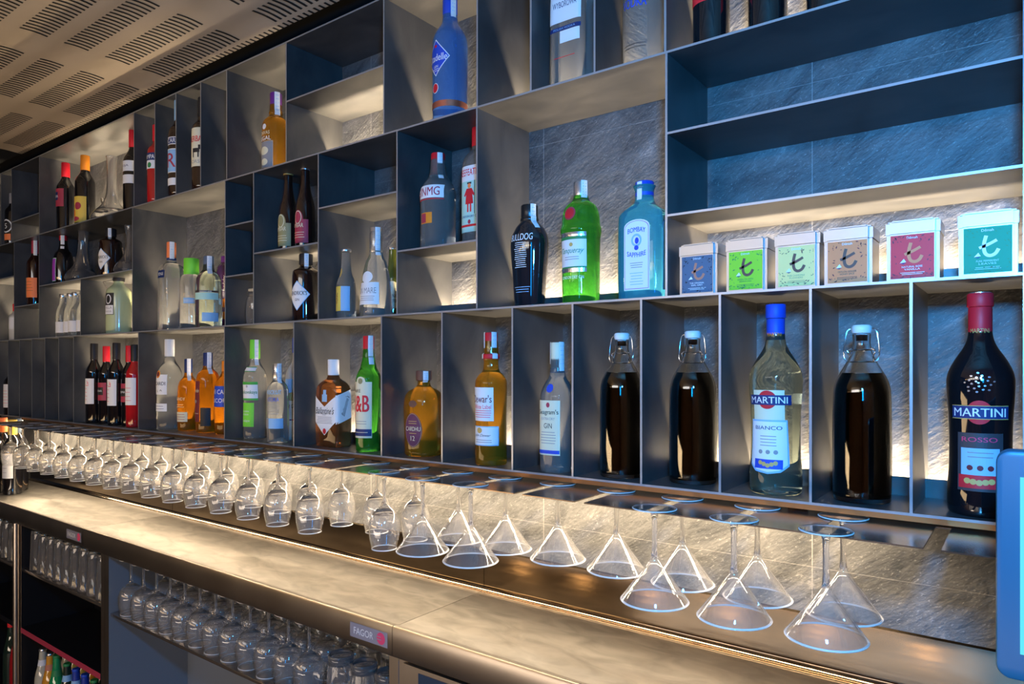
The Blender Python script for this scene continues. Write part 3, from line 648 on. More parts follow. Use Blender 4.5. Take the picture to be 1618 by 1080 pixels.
# swing-top bottles with dark liquid
def swing(x,y,label,H=.262,R=.0420):
    prof=[(0,.93),(.012,1),(.60,1),(.70,.93),(.78,.66),(.86,.38),(.93,.30),(.985,.32)]
    t=thing('swing_top_bottle',(x,y,Z0+.0005),label,'bottle','swing-top bottles of dark liquor')
    p=chaikin([(r*R,zz*H) for zz,r in prof],2)
    bm=bmesh.new(); inn=[(max(r-.0018,.002),max(z,.006)) for r,z in reversed(p) if z>.003]
    lathe(bm,[(0,.003)]+p+inn+[(0,.006)],48); bmesh.ops.recalc_face_normals(bm,faces=bm.faces); link('glass_body',bm,CLEAR,t,40)
    lv=H*.755; q=[(r-.0024,z) for r,z in p if .008<z<lv]; bm=bmesh.new(); lathe(bm,[(0,.0075)]+[(q[0][0],.0075)]+q+[(q[-1][0],lv),(0,lv)],48); link('dark_liquid',bm,DKWINE,t,40)
    bm=bmesh.new(); lathe(bm,[(0,H-.014),(.008,H-.014),(.0085,H-.003),(.0135,H-.002),(.0148,H+.002),(.0145,H+.008),(.0125,H+.0105),(0,H+.0115)],28); st=link('stopper',bm,CERAM,t,40)
    bm=bmesh.new()
    for s in (-1,1):
        tube(bm,chaikin([(s*.013,0,H+.005),(s*.021,-.001,H+.004),(s*.024,-.002,H-.016),(s*.026,-.003,H-.040),(s*.018,-.004,H-.048),(s*.015,-.004,H-.040),(s*.021,-.004,H-.030),(s*.014,-.002,H-.026)],2),.0011,7)
    tube(bm,[(.0152*math.cos(2*PI*k/20),.0152*math.sin(2*PI*k/20),H-.028) for k in range(20)],.0010,6,cyc=True)
    tube(bm,[(.0170*math.cos(2*PI*k/20),.0170*math.sin(2*PI*k/20),H-.047) for k in range(20)],.0010,6,cyc=True)
    link('wire_bail',bm,WIRE,t,50)
swing(-.623,.061,'swing-top bottle of dark liquor, leftmost of the three')
swing(-.487,.075,'swing-top bottle of dark liquor left of the vermouth with the blue cap')
swing(-.208,.066,'swing-top bottle of dark liquor between the two vermouth bottles')

# vermouths
VER=[(0,.90),(.012,1),(.12,1),(.20,.93),(.42,.93),(.58,1.02),(.645,1.0),(.71,.78),(.78,.44),(.84,.34),(.985,.33)]
b=Bottle('vermouth_bottle',-.336,.057,Z0,.306,.0415,VER,LGREEN,'pale clear vermouth bottle with blue cap and white label','vermouth bottles')
b.cap(.252,.288,.0145,C['blue'],'neck_foil'); b.cap(.288,.311,.0160,C['blue'],'blue_cap'); l=b.lab(0); l.text('MARTINI',.001,.261,.006,C['orange'],1,w=.024); l.done('neck_label',b.t)
l=b.lab(-.03); l.rect(-.026,.026,.112,.170,C['cream']).ell(-.001,.1545,.0150,.0150,C['red'],1).rect(-.035,.037,.1460,.1620,C['navy'],2).text('MARTINI',0,.154,.0105,W_,3,w=.061,bold=.06)
l.poly([(-.031,.122),(.030,.122),(.034,.048),(.020,.038),(0,.035),(-.022,.038),(-.034,.048)],C['sky'],1).poly([(-.029,.119),(.028,.119),(.031,.050),(.018,.041),(0,.038),(-.020,.041),(-.031,.050)],W_,2).text('BIANCO',0,.109,.006,C['navy'],3,w=.043,bold=.02).lines(-.014,.014,.078,.098,4,C['grey'],3)
for k in (-1,0,1): l.ell(k*.012,.070,.0035,.0035,C['grey'],3)
l.rect(-.023,.023,.043,.058,C['blue'],3)
for k in range(-2,3): l.ell(k*.006,.0505+.002*(abs(k)-1),.0035,.0035,C['gold'],4)
l.done('label',b.t)
b=Bottle('vermouth_bottle',-.054,.056,Z0,.306,.0405,VER,BLKG,'black vermouth bottle with red capsule and red emblem, far right','vermouth bottles')
b.cap(.252,.292,.0145,C['red'],'neck_foil'); b.cap(.292,.311,.0160,C['red'],'red_cap'); b.cap(.311,.3125,.0135,FOIL,'cap_top'); l=b.lab(0); l.text('MARTINI',.0,.258,.006,C['gold'],1,w=.024); l.done('neck_label',b.t)
l=b.lab(.02); l.ell(0,.1445,.0155,.0165,C['red'],1).rect(-.036,.037,.1360,.1530,C['navy'],2).rect(-.036,.037,.1530,.1540,C['gold'],2).rect(-.036,.037,.1350,.1360,C['gold'],2).text('MARTINI',0,.1445,.0115,W_,3,w=.064,bold=.06)
l.rect(-.027,.029,.036,.116,P('charcoal_paint',(.05,.05,.06),.4),1).text('ROSSO',0,.107,.0065,C['pink'],2,w=.042,bold=.04).rect(-.022,.024,.056,.095,C['sky'],2).rect(-.025,.027,.040,.058,C['red'],3).lines(-.014,.016,.080,.092,2,C['grey'],4)
for k in (-1,0,1): l.ell(.001+k*.012,.068,.0037,.0037,C['maroon'],3)
for k in range(-2,3): l.ell(k*.007,.048+.001*abs(k),.004,.004,C['gold'],4)
l.done('label',b.t)

for xb,mm in ((b,C['grey']),):
    l=xb.lab(0)
    for k in range(22):
        a=2.4*k; q=.0032*math.sqrt(k); l.ell(q*math.cos(a)*1.25,.185+q*math.sin(a),.0017,.0013,FOIL,0,8)
    l.done('embossed_emblem',xb.t)
# row on the middle shelf
b=Bottle('gin_bottle',-.845,.070,Z1,.205,.0430,[(0,.72),(.015,.80),(.30,.88),(.60,1.0),(.72,1.0),(.82,.78),(.88,.46),(.91,.40),(.99,.40)],P('grey_black_glass',(.012,.013,.017),.05,coat=1),'dark broad-shouldered gin bottle with white lettering across the shoulder','gin bottles on the middle shelf',n=2,dy=.8)
b.cap(.190,.217,.0180,P('gunmetal',(.05,.055,.06),.3,.8)); b.cap(.183,.190,.0195,P('gunmetal',(0,0,0)),'collar'); b.strip(.165,.217,1.05,.012)
l=b.lab(-.02); l.text('BULLDOG',.001,.146,.014,W_,1,w=.056,bold=.03); 
for k in range(13): l.rect(-.012-random.random()*.004,.012+random.random()*.004,.1335-k*.0042,.1348-k*.0042,W_,1)
l.done('lettering',b.t); l=b.lab(-.02); l.lines(-.019,.021,.030,.045,3,C['sky']); l.done('small_print',b.t)
b=Bottle('gin_bottle',-.719,.070,Z1,.240,.0405,[(0,.88),(.012,.93),(.55,.95),(.60,1.02),(.635,1.02),(.66,.95),(.74,.93),(.82,.80),(.86,.46),(.90,.36),(.98,.36)],GREEN,'bright green gin bottle with red wax seal and white label','gin bottles on the middle shelf')
b.cap(.208,.246,.0150,FOIL); b.strip(.205,.247,1.0,.013)
l=b.lab(.02); l.rect(-.031,.031,.062,.140,W_).rect(-.031,.031,.126,.132,C['leaf'],1).rect(-.031,.031,.070,.073,C['leaf'],1).rect(-.031,.031,.132,.140,FOIL,1).rect(-.031,.031,.062,.070,FOIL,1).text('Tanqueray',0,.103,.014,C['leaf'],2,w=.052,shear=.45).lines(-.018,.018,.085,.094,2,C['grey'],2).ell(0,.116,.004,.004,C['gold'],2).text('LONDON DRY GIN',0,.052,.006,W_,1,w=.050,bold=.02); l.done('label',b.t)
l=b.lab(-.1); l.ell(0,.178,.013,.013,C['wineR'],2).ell(0,.178,.010,.010,C['red'],4); l.done('wax_seal',b.t)
b=Bottle('gin_bottle',-.580,.070,Z1,.218,.0455,[(0,.94),(.012,1),(.70,1),(.76,.92),(.82,.52),(.87,.38),(.95,.38),(.99,.47)],CYAN,'sky blue square gin bottle with arched white label','gin bottles on the middle shelf',n=5,dy=.72)
b.cap(.196,.224,.0175,C['blue']); l=b.lab(-.1); l.rect(-.005,.005,.188,.222,W_,2); l.done('neck_label',b.t)
l=Label(b.flat(0)); A=[(-.026+.0,.018),(.026,.018),(.026,.135)]+[(.026*math.cos(a),.135+.014*math.sin(a)) for a in [PI*k/10 for k in range(1,10)]]+[(-.026,.135)]
l.poly(A,W_,0).poly([(x*.93,.083+(z-.083)*.965) for x,z in A],C['violet'],1).poly([(x*.90,.083+(z-.083)*.952) for x,z in A],W_,2)
l.text('BOMBAY',0,.130,.009,C['blue'],3,w=.036,bold=.05,arc=9).text('SAPPHIRE',0,.083,.009,C['blue'],3,w=.038,bold=.05,arc=-9).ell(0,.110,.0105,.012,C['sky'],3).ell(0,.110,.007,.008,C['white'],4).ell(.001,.109,.004,.006,C['blue'],5).ell(0,.096,.0045,.0045,C['blue'],4).lines(-.014,.014,.058,.070,3,C['grey'],3).lines(-.014,.014,.026,.052,5,C['sky'],3); l.done('label',b.t)
l=Label(b.flat(1)); B_=[(x*.7,z) for x,z in A]; l.poly(B_,C['sky'],0).poly([(x*.92,.083+(z-.083)*.96) for x,z in B_],CYAN if False else C['mint'],1).lines(-.012,.012,.03,.12,10,C['sky'],2); l.done('side_label',b.t)

# top row right
b=Bottle('vodka_bottle',-.737,.070,ZA,.300,.0400,[(0,.96),(.01,1),(.62,1),(.70,.9),(.76,.5),(.80,.38),(.98,.36)],CLEARB,'tall square clear bottle with white label on the top shelf','top shelf bottles',n=6,dy=.85)
b.cap(.255,.304,.0150,W_)
l=Label(b.flat(0)); l.rect(-.036,.036,.118,.126,C['navy']).text('POLISH VODKA',0,.122,.004,C['sky'],1,w=.05).rect(-.010,.034,.093,.117,W_).done('back_strip',b.t)
l=Label(b.flat(0)); l.rect(-.036,.036,.135,.200,W_).text('WYBOROWA',0,.170,.012,C['navy'],1,w=.055); l.done('label',b.t)
l=Label(b.flat(0)); l.lines(-.03,.03,.058,.072,1,C['rose']).done('printed_line',b.t)
b=Bottle('vodka_bottle',-.582,.070,ZA,.276,.0395,[(0,.90),(.012,1),(.68,1),(.76,.82),(.82,.48),(.84,.40),(.98,.40)],CLEARB,'round clear vodka bottle with blue lettering on the top shelf','top shelf bottles')
b.cap(.236,.280,.0150,FOIL)
l=b.lab(-.05); l.text('ABSOLUT',0,.150,.018,C['blue'],1,w=.066,bold=.05).text('VODKA',0,.122,.018,C['blue'],1,w=.050,bold=.05).done('lettering',b.t); l=b.lab(-.05); l.lines(-.024,.024,.036,.048,2,C['black']); l.done('small_print',b.t)
for x,y,nm in ((-.447,.060,'leftmost of three above the blue shelves'),(-.350,.060,'middle of three above the blue shelves'),(-.257,.060,'rightmost of three above the blue shelves')):
    wine(x,y,ZA,.300,.0315,C['rose'],lambda l,R,H:l.rect(-R*1.2,R*1.2,H*.27,H*.55,C['rose']),'black wine bottle with rose label, '+nm,group='wine bottles on the top shelf')
b=Bottle('gin_bottle',-1.069,.070,ZA,.300,.0410,[(0,.86),(.015,.95),(.05,.98),(.58,1),(.68,.98),(.74,.75),(.79,.50),(.82,.42),(.98,.38)],BLUEG,'tall blue glass gin bottle with diamond label and copper band','top shelf bottles')
b.cap(.258,.306,.0170,C['blue'],'blue_cap'); b.strip(.250,.306,1.2,.013)
l=b.lab(-.16); d=[(0,.192),(.036,.150),(0,.108),(-.036,.150)]; l.poly(d,W_).poly([(x*.93,.150+(z-.150)*.93) for x,z in d],C['blue'],1).text('Citadelle',0,.150,.016,W_,2,w=.060,bold=.05).text('GIN',0,.130,.006,W_,2).lines(-.010,.010,.118,.126,2,W_,2).ell(0,.176,.004,.003,C['red'],2).ell(-.003,.082,.0105,.0115,W_).ell(-.003,.082,.0090,.0100,C['red'],1); l.done('label',b.t)
l=b.lab(0); l.rect(-PI*.0402,PI*.0402,.038,.052,P('copper_foil',(.75,.25,.15),.3,.8),0,60); l.done('copper_band',b.t)
b=Bottle('gin_bottle',-1.108,.072,1.7225,.220,.0425,[(0,.92),(.02,1),(.10,.96),(.55,.97),(.62,1.0),(.72,.82),(.80,.46),(.97,.40)],CLEARB,'stout clear gin bottle with red cap and white banner label','gin bottles in the blue cell')
b.cap(.176,.229,.0165,C['red'],'red_cap'); b.strip(.165,.228,1.0,.012)
l=b.lab(0); l.rect(-.044,.044,.118,.148,W_).text('GINMG',0,.133,.020,C['wineR'],1,w=.068,bold=.03).rect(-.044,.044,.114,.116,C['red'],1).rect(-.018,.016,.060,.085,C['orange'],0).rect(-.016,.0,.062,.083,C['wineR'],1); l.done('label',b.t)
b=Bottle('gin_bottle',-1.008,.098,1.7225,.275,.0365,[(0,.92),(.012,1),(.68,1),(.76,.88),(.81,.45),(.84,.38),(.98,.36)],CLEARB,'tall clear gin bottle with red cap and a red-coated figure','gin bottles in the blue cell',n=3,dy=.8)
b.cap(.232,.281,.0145,C['red'],'red_cap')
l=b.lab(-.05); l.rect(-.032,.032,.150,.185,W_).text('BEEFEATER',0,.170,.015,C['red'],1,w=.058,bold=.04).rect(-.032,.032,.035,.150,C['mint'])
l.ell(0,.139,.0045,.0055,C['peach'],2).rect(-.006,.006,.143,.147,C['black'],2).poly([(-.007,.133),(.007,.133),(.011,.098),(-.011,.098)],C['red'],2).poly([(-.007,.133),(-.015,.118),(-.012,.115),(-.005,.124)],C['red'],2).poly([(.007,.133),(.015,.118),(.012,.115),(.005,.124)],C['red'],2).rect(-.006,-.002,.080,.098,C['rose'],2).rect(.002,.006,.080,.098,C['rose'],2).rect(.0135,.0147,.075,.150,C['black'],2)
l.text('LONDON DRY GIN',0,.070,.005,C['navy'],2,w=.05).rect(-.03,.03,.047,.052,C['red'],2).ell(0,.058,.004,.005,C['wineR'],2); l.done('label',b.t)

# small cells, middle
def longneck(x,y,z,lc,cc,label):
    b=Bottle('beer_bottle',x,y,z,.225,.0270,[(0,.92),(.012,1),(.48,1),(.58,.92),(.72,.58),(.85,.43),(.98,.42)],P('brown_black_glass',(.02,.008,.006),.05,coat=1),label,'long-neck beer bottles')
    b.cap(.222,.229,.0135,cc,'crown_cap'); l=b.lab(.1); l.rect(-.030,.030,.018,.082,lc).ell(0,.082,.016,.026,lc,0).ell(0,.088,.012,.018,C['cream'],1).ell(0,.088,.010,.016,lc,2).text('AMBAR',-.002,.066,.011,C['cream'],2,w=.038,bold=.03).lines(-.02,.02,.03,.05,3,C['cream'],2); l.done('label',b.t)
longneck(-1.680,.070,1.774,C['olive'],C['gold'],'brown long-neck beer bottle with olive label and gold crown cap')
longneck(-1.600,.068,1.774,C['wineR'],FOIL,'brown long-neck beer bottle with dark red label and silver crown cap')
def apothecary(x,y,z,label,R=.037,H=.180):
    b=Bottle('gin_bottle',x,y,z,H,R,[(0,.95),(.02,1),(.74,1),(.80,.90),(.84,.5),(.86,.42),(.98,.42)],P('brown_black_glass',(0,0,0)),label,'short dark gin bottles')
    b.cap(H*.88,H*1.045,R*.50,C['black']); b.strip(H*.84,H*1.045,1.0,.011)
    l=b.lab(.25); l.poly([(-.036,.075),(0,.112),(.036,.075),(0,.030)],C['sky']).poly([(-.034,.075),(0,.109),(.034,.075),(0,.033)],W_,1).text("HENDRICK'S",0,.078,.011,C['black'],2,w=.055,bold=.02).text('GIN',0,.060,.007,C['black'],2,w=.014); l.done('label',b.t)
apothecary(-1.600,.070,Z1,'short black gin bottle with white diamond label below the beers')
apothecary(-2.800,.080,1.790,'short black gin bottle with diamond label in the far blue cell',.040,.182)
b=Bottle('tonic_bottle',-1.432,.070,Z1,.180,.0255,[(0,.92),(.015,1),(.46,1),(.56,.92),(.68,.55),(.80,.50),(.98,.42)],CLEARB,'small clear tonic bottle with yellow and pale blue label','mixer bottles')
b.cap(.178,.185,.0135,FOIL,'crown_cap'); l=b.lab(.15); l.rect(-.026,.004,.022,.086,C['yellow']).rect(.004,.028,.022,.086,C['sky']).text('TONIC',-.010,.055,.010,C['maroon'],1,w=.028,rot=PI/2).ell(-.004,.122,.004,.012,C['gold']); l.done('label',b.t)
b=Bottle('gin_bottle',-1.290,.045,Z1,.214,.0410,[(0,.98),(.01,1),(.40,.88),(.62,.66),(.68,.50),(.72,.40),(.98,.38)],CLEARB,'conical clear gin bottle with silver cap and white label','gin bottles on the middle shelf')
b.cap(.158,.220,.0155,FOIL,'silver_cap'); b.strip(.150,.219,1.1,.012)
l=b.lab(.1,.037); l.rect(-.034,.034,.028,.082,W_).text('GIN MARE',-.002,.062,.014,C['grey'],1,w=.058).lines(-.024,.024,.036,.050,3,C['grey']).ell(0,.095,.018,.014,C['white']); l.done('label',b.t)
b=Bottle('tonic_bottle',-1.328,.138,Z1,.185,.0265,[(0,.92),(.015,1),(.50,1),(.60,.92),(.72,.52),(.84,.42),(.98,.42)],P('olive_glass',(.10,.12,.02),.05,coat=1),'olive green tonic bottle with pale oval label behind the conical gin','mixer bottles')
b.cap(.182,.189,.0135,FOIL,'crown_cap'); l=b.lab(.75); l.ell(0,.062,.021,.036,C['cream']).text('TONIC',0,.060,.009,C['black'],1,w=.026,bold=.03).text('WATER',0,.047,.008,C['black'],1,w=.026,bold=.03); l.done('label',b.t)
# whisky on level A
b=Bottle('whisky_bottle',-1.760,.085,ZA,.240,.0390,[(0,.92),(.015,1),(.60,1.0),(.68,.93),(.73,.62),(.76,.46),(.79,.52),(.82,.44),(.98,.40)],AMBER,'amber whisky bottle with silver label and purple cap, alone on the upper shelf','upper shelf bottles')
b.cap(.196,.248,.0165,C['purple'],'purple_cap'); b.strip(.180,.248,1.2,.015)
l=b.lab(.1); l.rect(-.034,.026,.022,.100,FOIL).rect(-.032,.024,.024,.098,C['grey'],1).text('CHIVAS',-.004,.124,.010,C['cream'],1,w=.04).text('REGAL',-.004,.108,.012,W_,2,w=.048,bold=.04).ell(-.004,.072,.016,.012,C['cream'],2).ell(-.004,.040,.014,.010,C['cream'],2).ell(-.004,.142,.008,.008,W_,1); l.done('label',b.t)
# narrow cells
def tall(nm,x,y,H,R,gl,cc,fn,label,capz=.8):
    b=Bottle(nm,x,y,ZA,H,R,SPIR,gl,label,'upper shelf bottles'); b.cap(H*capz,H*1.01,R*.46,cc); l=b.lab(.25); fn(l); l.done('label',b.t); return b
tall('aperitif_bottle',-2.352,.034,.262,.031,REDG,C['red'],lambda l:l.rect(-.032,.032,.112,.165,W_).rect(-.032,.032,.140,.165,C['navy'],1).text('CAMPARI',0,.152,.014,W_,2,w=.058,bold=.05).ell(0,.124,.008,.009,C['leaf'],1),'red aperitif bottle with navy and white label in the first narrow cell')
tall('pastis_bottle',-2.212,.036,.312,.033,P('brown_black_glass',(0,0,0)),C['sky'],lambda l:l.rect(-.034,.034,.165,.190,W_).rect(-.032,.032,.168,.187,C['navy'],1).text('RICARD',0,.178,.014,W_,2,w=.056,bold=.04).rect(-.034,.034,.075,.152,W_).rect(-.031,.031,.078,.149,C['sky'],1).text('R',0,.115,.045,C['wineR'],2).rect(-.032,.032,.035,.058,W_),'dark pastis bottle with blue and white labels in the second narrow cell')
tall('liqueur_bottle',-2.068,.036,.288,.033,P('brown_black_glass',(0,0,0)),C['black'],lambda l:l.rect(-.034,.034,.070,.190,C['cream']).text('HIERBAS',0,.155,.018,C['red'],1,w=.060,bold=.05).rect(-.008,.016,.113,.126,C['black'],1).rect(.012,.020,.122,.136,C['black'],1).rect(-.007,-.003,.098,.113,C['black'],1).rect(.010,.014,.098,.113,C['black'],1).text('HORSE',0,.085,.010,C['grey'],1,w=.05),'dark liqueur bottle with cream label and black horse in the third narrow cell')
# far upper cell
wine(-3.182,.070,ZA,.292,.034,C['red'],lambda l,R,H:l.rect(-R,R,H*.37,H*.62,C['wineR']).rect(-R*.6,R*.3,H*.46,H*.57,C['navy'],1).text('VIVA',-R*.15,H*.51,H*.04,W_,2),'black wine bottle with wine-red label and red capsule, far upper cell')
wine(-3.018,.078,ZA,.294,.036,C['orange'],lambda l,R,H:l.rect(-R*1.3,R*1.3,H*.08,H*.43,C['yellow']).ell(-R*.3,H*.2,R*.4,H*.06,C['orange'],1).ell(R*.4,H*.3,R*.4,H*.05,C['wineR'],1).ell(0,H*.13,R*.6,H*.03,C['wineR'],1),'black bottle with orange capsule and yellow label beside the decanter')
wine(-2.630,.085,ZA,.318,.034,C['red'],lambda l,R,H:l.rect(-R*1.2,R*1.2,H*.37,H*.47,W_).rect(-R*1.2,R*1.2,H*.51,H*.63,W_).text('RIOJA',0,H*.57,H*.03,C['navy'],1,w=R*1.3),'tall black wine bottle with red capsule and two white labels by the divider')
def decanter(x,y,z,label,H=.262,tilt=0,R=.074):
    t=thing('decanter',(x,y,z+.0008),label,'decanter','glass decanters'); t.rotation_euler=(0,0,0)
    o=[(0,.003),(R*.72,.0),(R*.96,.010),(R,.024),(R*.86,.044),(R*.5,.070),(.023,.098),(.017,.130),(.0165,H*.85),(.019,H-.004),(.020,H)]
    o2=chaikin(o,2); inn=[(max(r-.0022,.003),z_+(.003 if z_<.05 else 0)) for r,z_ in reversed(o2[1:])]
    bm=bmesh.new(); lathe(bm,o2+inn+[(0,.006)],40); bmesh.ops.recalc_face_normals(bm,faces=bm.faces)
    if tilt:
        for v in bm.verts:
            f=max(0,v.co.z-.05); v.co.x+=f*tilt
    link('glass_vessel',bm,STEM,t,40)
    bm=bmesh.new(); tube(bm,chaikin([(-R*.62,0,.052),(-R*.8,0,.075),(-R*1.0,0,.100),(-R*1.06,0,.112)],2),[.012,.011,.010,.009,.0085,.008,.0075,.007,.0065,.006,.006,.006,.006,.006,.006,.006][:13] if False else .0075,12); link('pouring_spout',bm,STEM,t,40)
decanter(-2.833,.098,ZA,'clear glass decanter with tall neck and side spout, upper far cell')
decanter(-3.055,.080,1.790,'clear decanter with leaning neck in the far blue cell',.212,.12,.060)
decanter(-2.668,.098,1.790,'clear decanter half behind the divider of the far blue cell',.19,-.1,.062)
b=Bottle('liqueur_bottle',-3.188,.064,1.790,.200,.038,[(0,.9),(.02,1),(.50,1.0),(.66,.85),(.74,.45),(.98,.36)],BLKG,'dark round liqueur bottle with pale pink label in the far blue cell','far cell bottles')
b.cap(.160,.206,.0145,C['red']); b.strip(.150,.206,1.0,.013); l=b.lab(-.3); l.rect(-.032,.028,.015,.11,C['mint']).rect(-.030,.026,.018,.107,C['violet'],1); l.done('label',b.t)
# small clear miniatures
for i in range(4):
    b=Bottle('water_bottle',-3.155+i*.060,.050+.006*(i%2),Z1,.172,.0255,[(0,.92),(.015,1),(.55,1),(.68,.80),(.80,.50),(.98,.48)],CLEARB,'small clear glass bottle in the far lower cell, %s from the left'%ORD[i],'small clear bottles',seg=28)
    b.cap(.162,.176,.0135,FOIL); l=b.lab(.6); l.rect(-.022,.022,.018,.062,C['white']); l.done('label',b.t)
b=Bottle('liqueur_jug',-2.711,.070,Z1,.180,.0430,[(0,.95),(.02,1),(.84,1),(.93,.90),(1.01,.50),(1.06,.38),(1.12,.38)],MILK,'cloudy pale green liqueur bottle with black and white label','far cell bottles')
b.cap(.196,.216,.0200,C['black']); l=b.lab(.25); l.rect(-.022,.022,.070,.150,C['black']).rect(-.020,.020,.072,.105,W_,1).ell(0,.127,.013,.018,W_,1).ell(0,.127,.009,.014,C['black'],2).text('VILLA',0,.096,.009,C['grey'],2).text('MASSA',0,.082,.007,C['grey'],2); l.done('label',b.t)
bm=bmesh.new(); tube(bm,[(-.040,-.01,.145),(-.062,-.015,.175),(-.082,-.02,.200)],.0018,8); tube(bm,[(-.082,-.02,.200),(-.03,-.01,.203),(.0,-.021,.205)],.0012,8); link('wire_clasp',bm,WIRE,b.t,40)
# big cell, middle left
b=Bottle('vodka_bottle',-2.312,.062,Z1,.285,.0350,[(0,.96),(.01,1),(.70,1),(.76,.86),(.80,.48),(.83,.40),(.98,.40)],CLEARB,'tall square clear vodka bottle with pale capped neck','bottles in the tall cell',n=5)
b.cap(.236,.244,.0150,C['navy'],'neck_band'); b.cap(.244,.297,.0145,C['peach']); b.strip(.24,.297,1.2,.014); b.strip(.236,.297,-.9,.008)
l=Label(b.flat(0)); l.rect(-.026,.020,.175,.200,C['navy']).text('EDGE',-.003,.188,.009,W_,1); l.done('label',b.t)
b=Bottle('vodka_bottle',-2.222,.082,Z1,.205,.0350,[(0,.95),(.015,1),(.80,1),(.88,.82),(.90,.55),(.98,.52)],CLEARB,'clear bottle with a wide bright green cap','bottles in the tall cell')
b.cap(.182,.236,.0235,C['lime'],'green_cap'); l=b.lab(.9); l.rect(-.020,.022,.086,.104,C['sky']).text('BABYLON',0,.095,.008,W_,1,w=.036); l.done('label',b.t)
b=Bottle('gin_bottle',-2.050,.044,Z1,.205,.0395,[(0,.92),(.015,1),(.62,1),(.76,.92),(.84,.62),(.87,.42),(.98,.40)],LGREEN,'pale aqua rounded gin bottle with dark cap and black band','bottles in the tall cell')
b.cap(.178,.222,.0160,C['slate']); b.strip(.165,.222,1.2,.014)
l=b.lab(.8); l.rect(-.040,.040,.108,.113,C['black']).rect(-.040,.040,.085,.106,C['mint']).text('SEVENTY ONE',0,.110,.004,W_,1); l.done('label',b.t)
l=b.lab(.8); l.rect(-.010,.040,.018,.045,C['sky']).done('lower_label',b.t)
b=Bottle('spirit_bottle',-2.112,.138,Z1,.235,.0330,[(0,.95),(.015,1),(.78,1),(.88,.75),(.92,.42),(.98,.40)],P('purple_glass',(.10,.03,.12),.1,coat=1),'purple decorated bottle tucked behind the divider of the tall cell','bottles in the tall cell')
b.cap(.215,.240,.0140,C['purple']); l=b.lab(.9); l.text('Fundador',0,.15,.012,W_,1,w=.05,rot=PI/2).ell(0,.085,.012,.014,C['orange']).ell(0,.045,.012,.012,C['orange']); l.done('label',b.t)
# glass jar
t=thing('glass_jar',(-1.812,.060,Z1+.0005),'small clip-top glass jar in the lowest small cell','jar')
bm=bmesh.new(); o=chaikin([(0,.002),(.030,.0),(.034,.006),(.034,.066),(.030,.080),(.026,.088),(.027,.092)],2); lathe(bm,o+[(r-.002,max(z,.004)) for r,z in reversed(o[1:])]+[(0,.004)],32); bmesh.ops.recalc_face_normals(bm,faces=bm.faces); link('jar_body',bm,STEM,t,40)
bm=bmesh.new(); lathe(bm,[(0,.0925),(.028,.0925),(.030,.096),(.028,.104),(0,.108)],32); link('lid',bm,STEM,t,40)
bm=bmesh.new(); tube(bm,[(.031*math.cos(2*PI*k/24),.031*math.sin(2*PI*k/24),.084) for k in range(24)],.001,6,cyc=True); link('wire_clip',bm,WIRE,t,40)
# far left cells
wine(-3.425,.045,1.719,.280,.033,C['wineR'],lambda l,R,H:l.rect(-R*1.3,-R*.1,H*.12,H*.42,C['cream']).rect(-R*.0,R*1.4,H*.12,H*.42,C['peach']).lines(-R,R,H*.2,H*.38,4,C['brown']),'dark brown liqueur bottle with cream and peach label, far left blue cell','liqueur_bottle',P('brown_black_glass',(0,0,0)),'far cell bottles').strip(.215,.281,1.2,.013)
wine(-3.652,.034,ZA,.230,.030,C['grey'],lambda l,R,H:l.ell(R*.3,H*.35,R*.9,H*.13,W_).ell(R*.3,H*.35,R*.75,H*.105,C['black'],1).text('5',R*.3,H*.35,H*.10,W_,2).rect(-R*.4,R,H*.08,H*.2,C['peach']),'black bottle with round emblem at the far upper left edge','liqueur_bottle',group='far cell bottles')
wine(-3.620,.036,Z1,.160,.026,C['rose'],lambda l,R,H:l.rect(-R*1.2,R*1.3,H*.30,H*.62,W_),'small bottle with white label in the lowest far left cell','mixer_bottle',FROST,'far cell bottles')
# bottles standing on the far worktop
for x,y,cc,lc,lab_ in ((-3.515,-.010,C['yellow'],W_,'dark bottle with amber capsule on the far worktop, nearest the hanging glasses'),(-3.600,.040,C['slate'],C['cream'],'dark bottle with slate capsule on the far worktop'),(-3.610,-.045,C['orange'],C['wineR'],'dark bottle with orange-red capsule on the far worktop'),(-3.690,.010,C['peach'],W_,'dark bottle with tan capsule on the far worktop'),(-3.700,-.070,C['navy'],C['leaf'],'dark bottle with navy capsule, leftmost on the far worktop')):
    wine(x,y,ZW,.318,.036,cc,lambda l,R,H,lc=lc:l.rect(-R*1.2,R*1.3,H*.22,H*.55,lc).lines(-R*.7,R*.7,H*.27,H*.5,4,C['grey']),lab_,group='wine bottles on the far worktop')
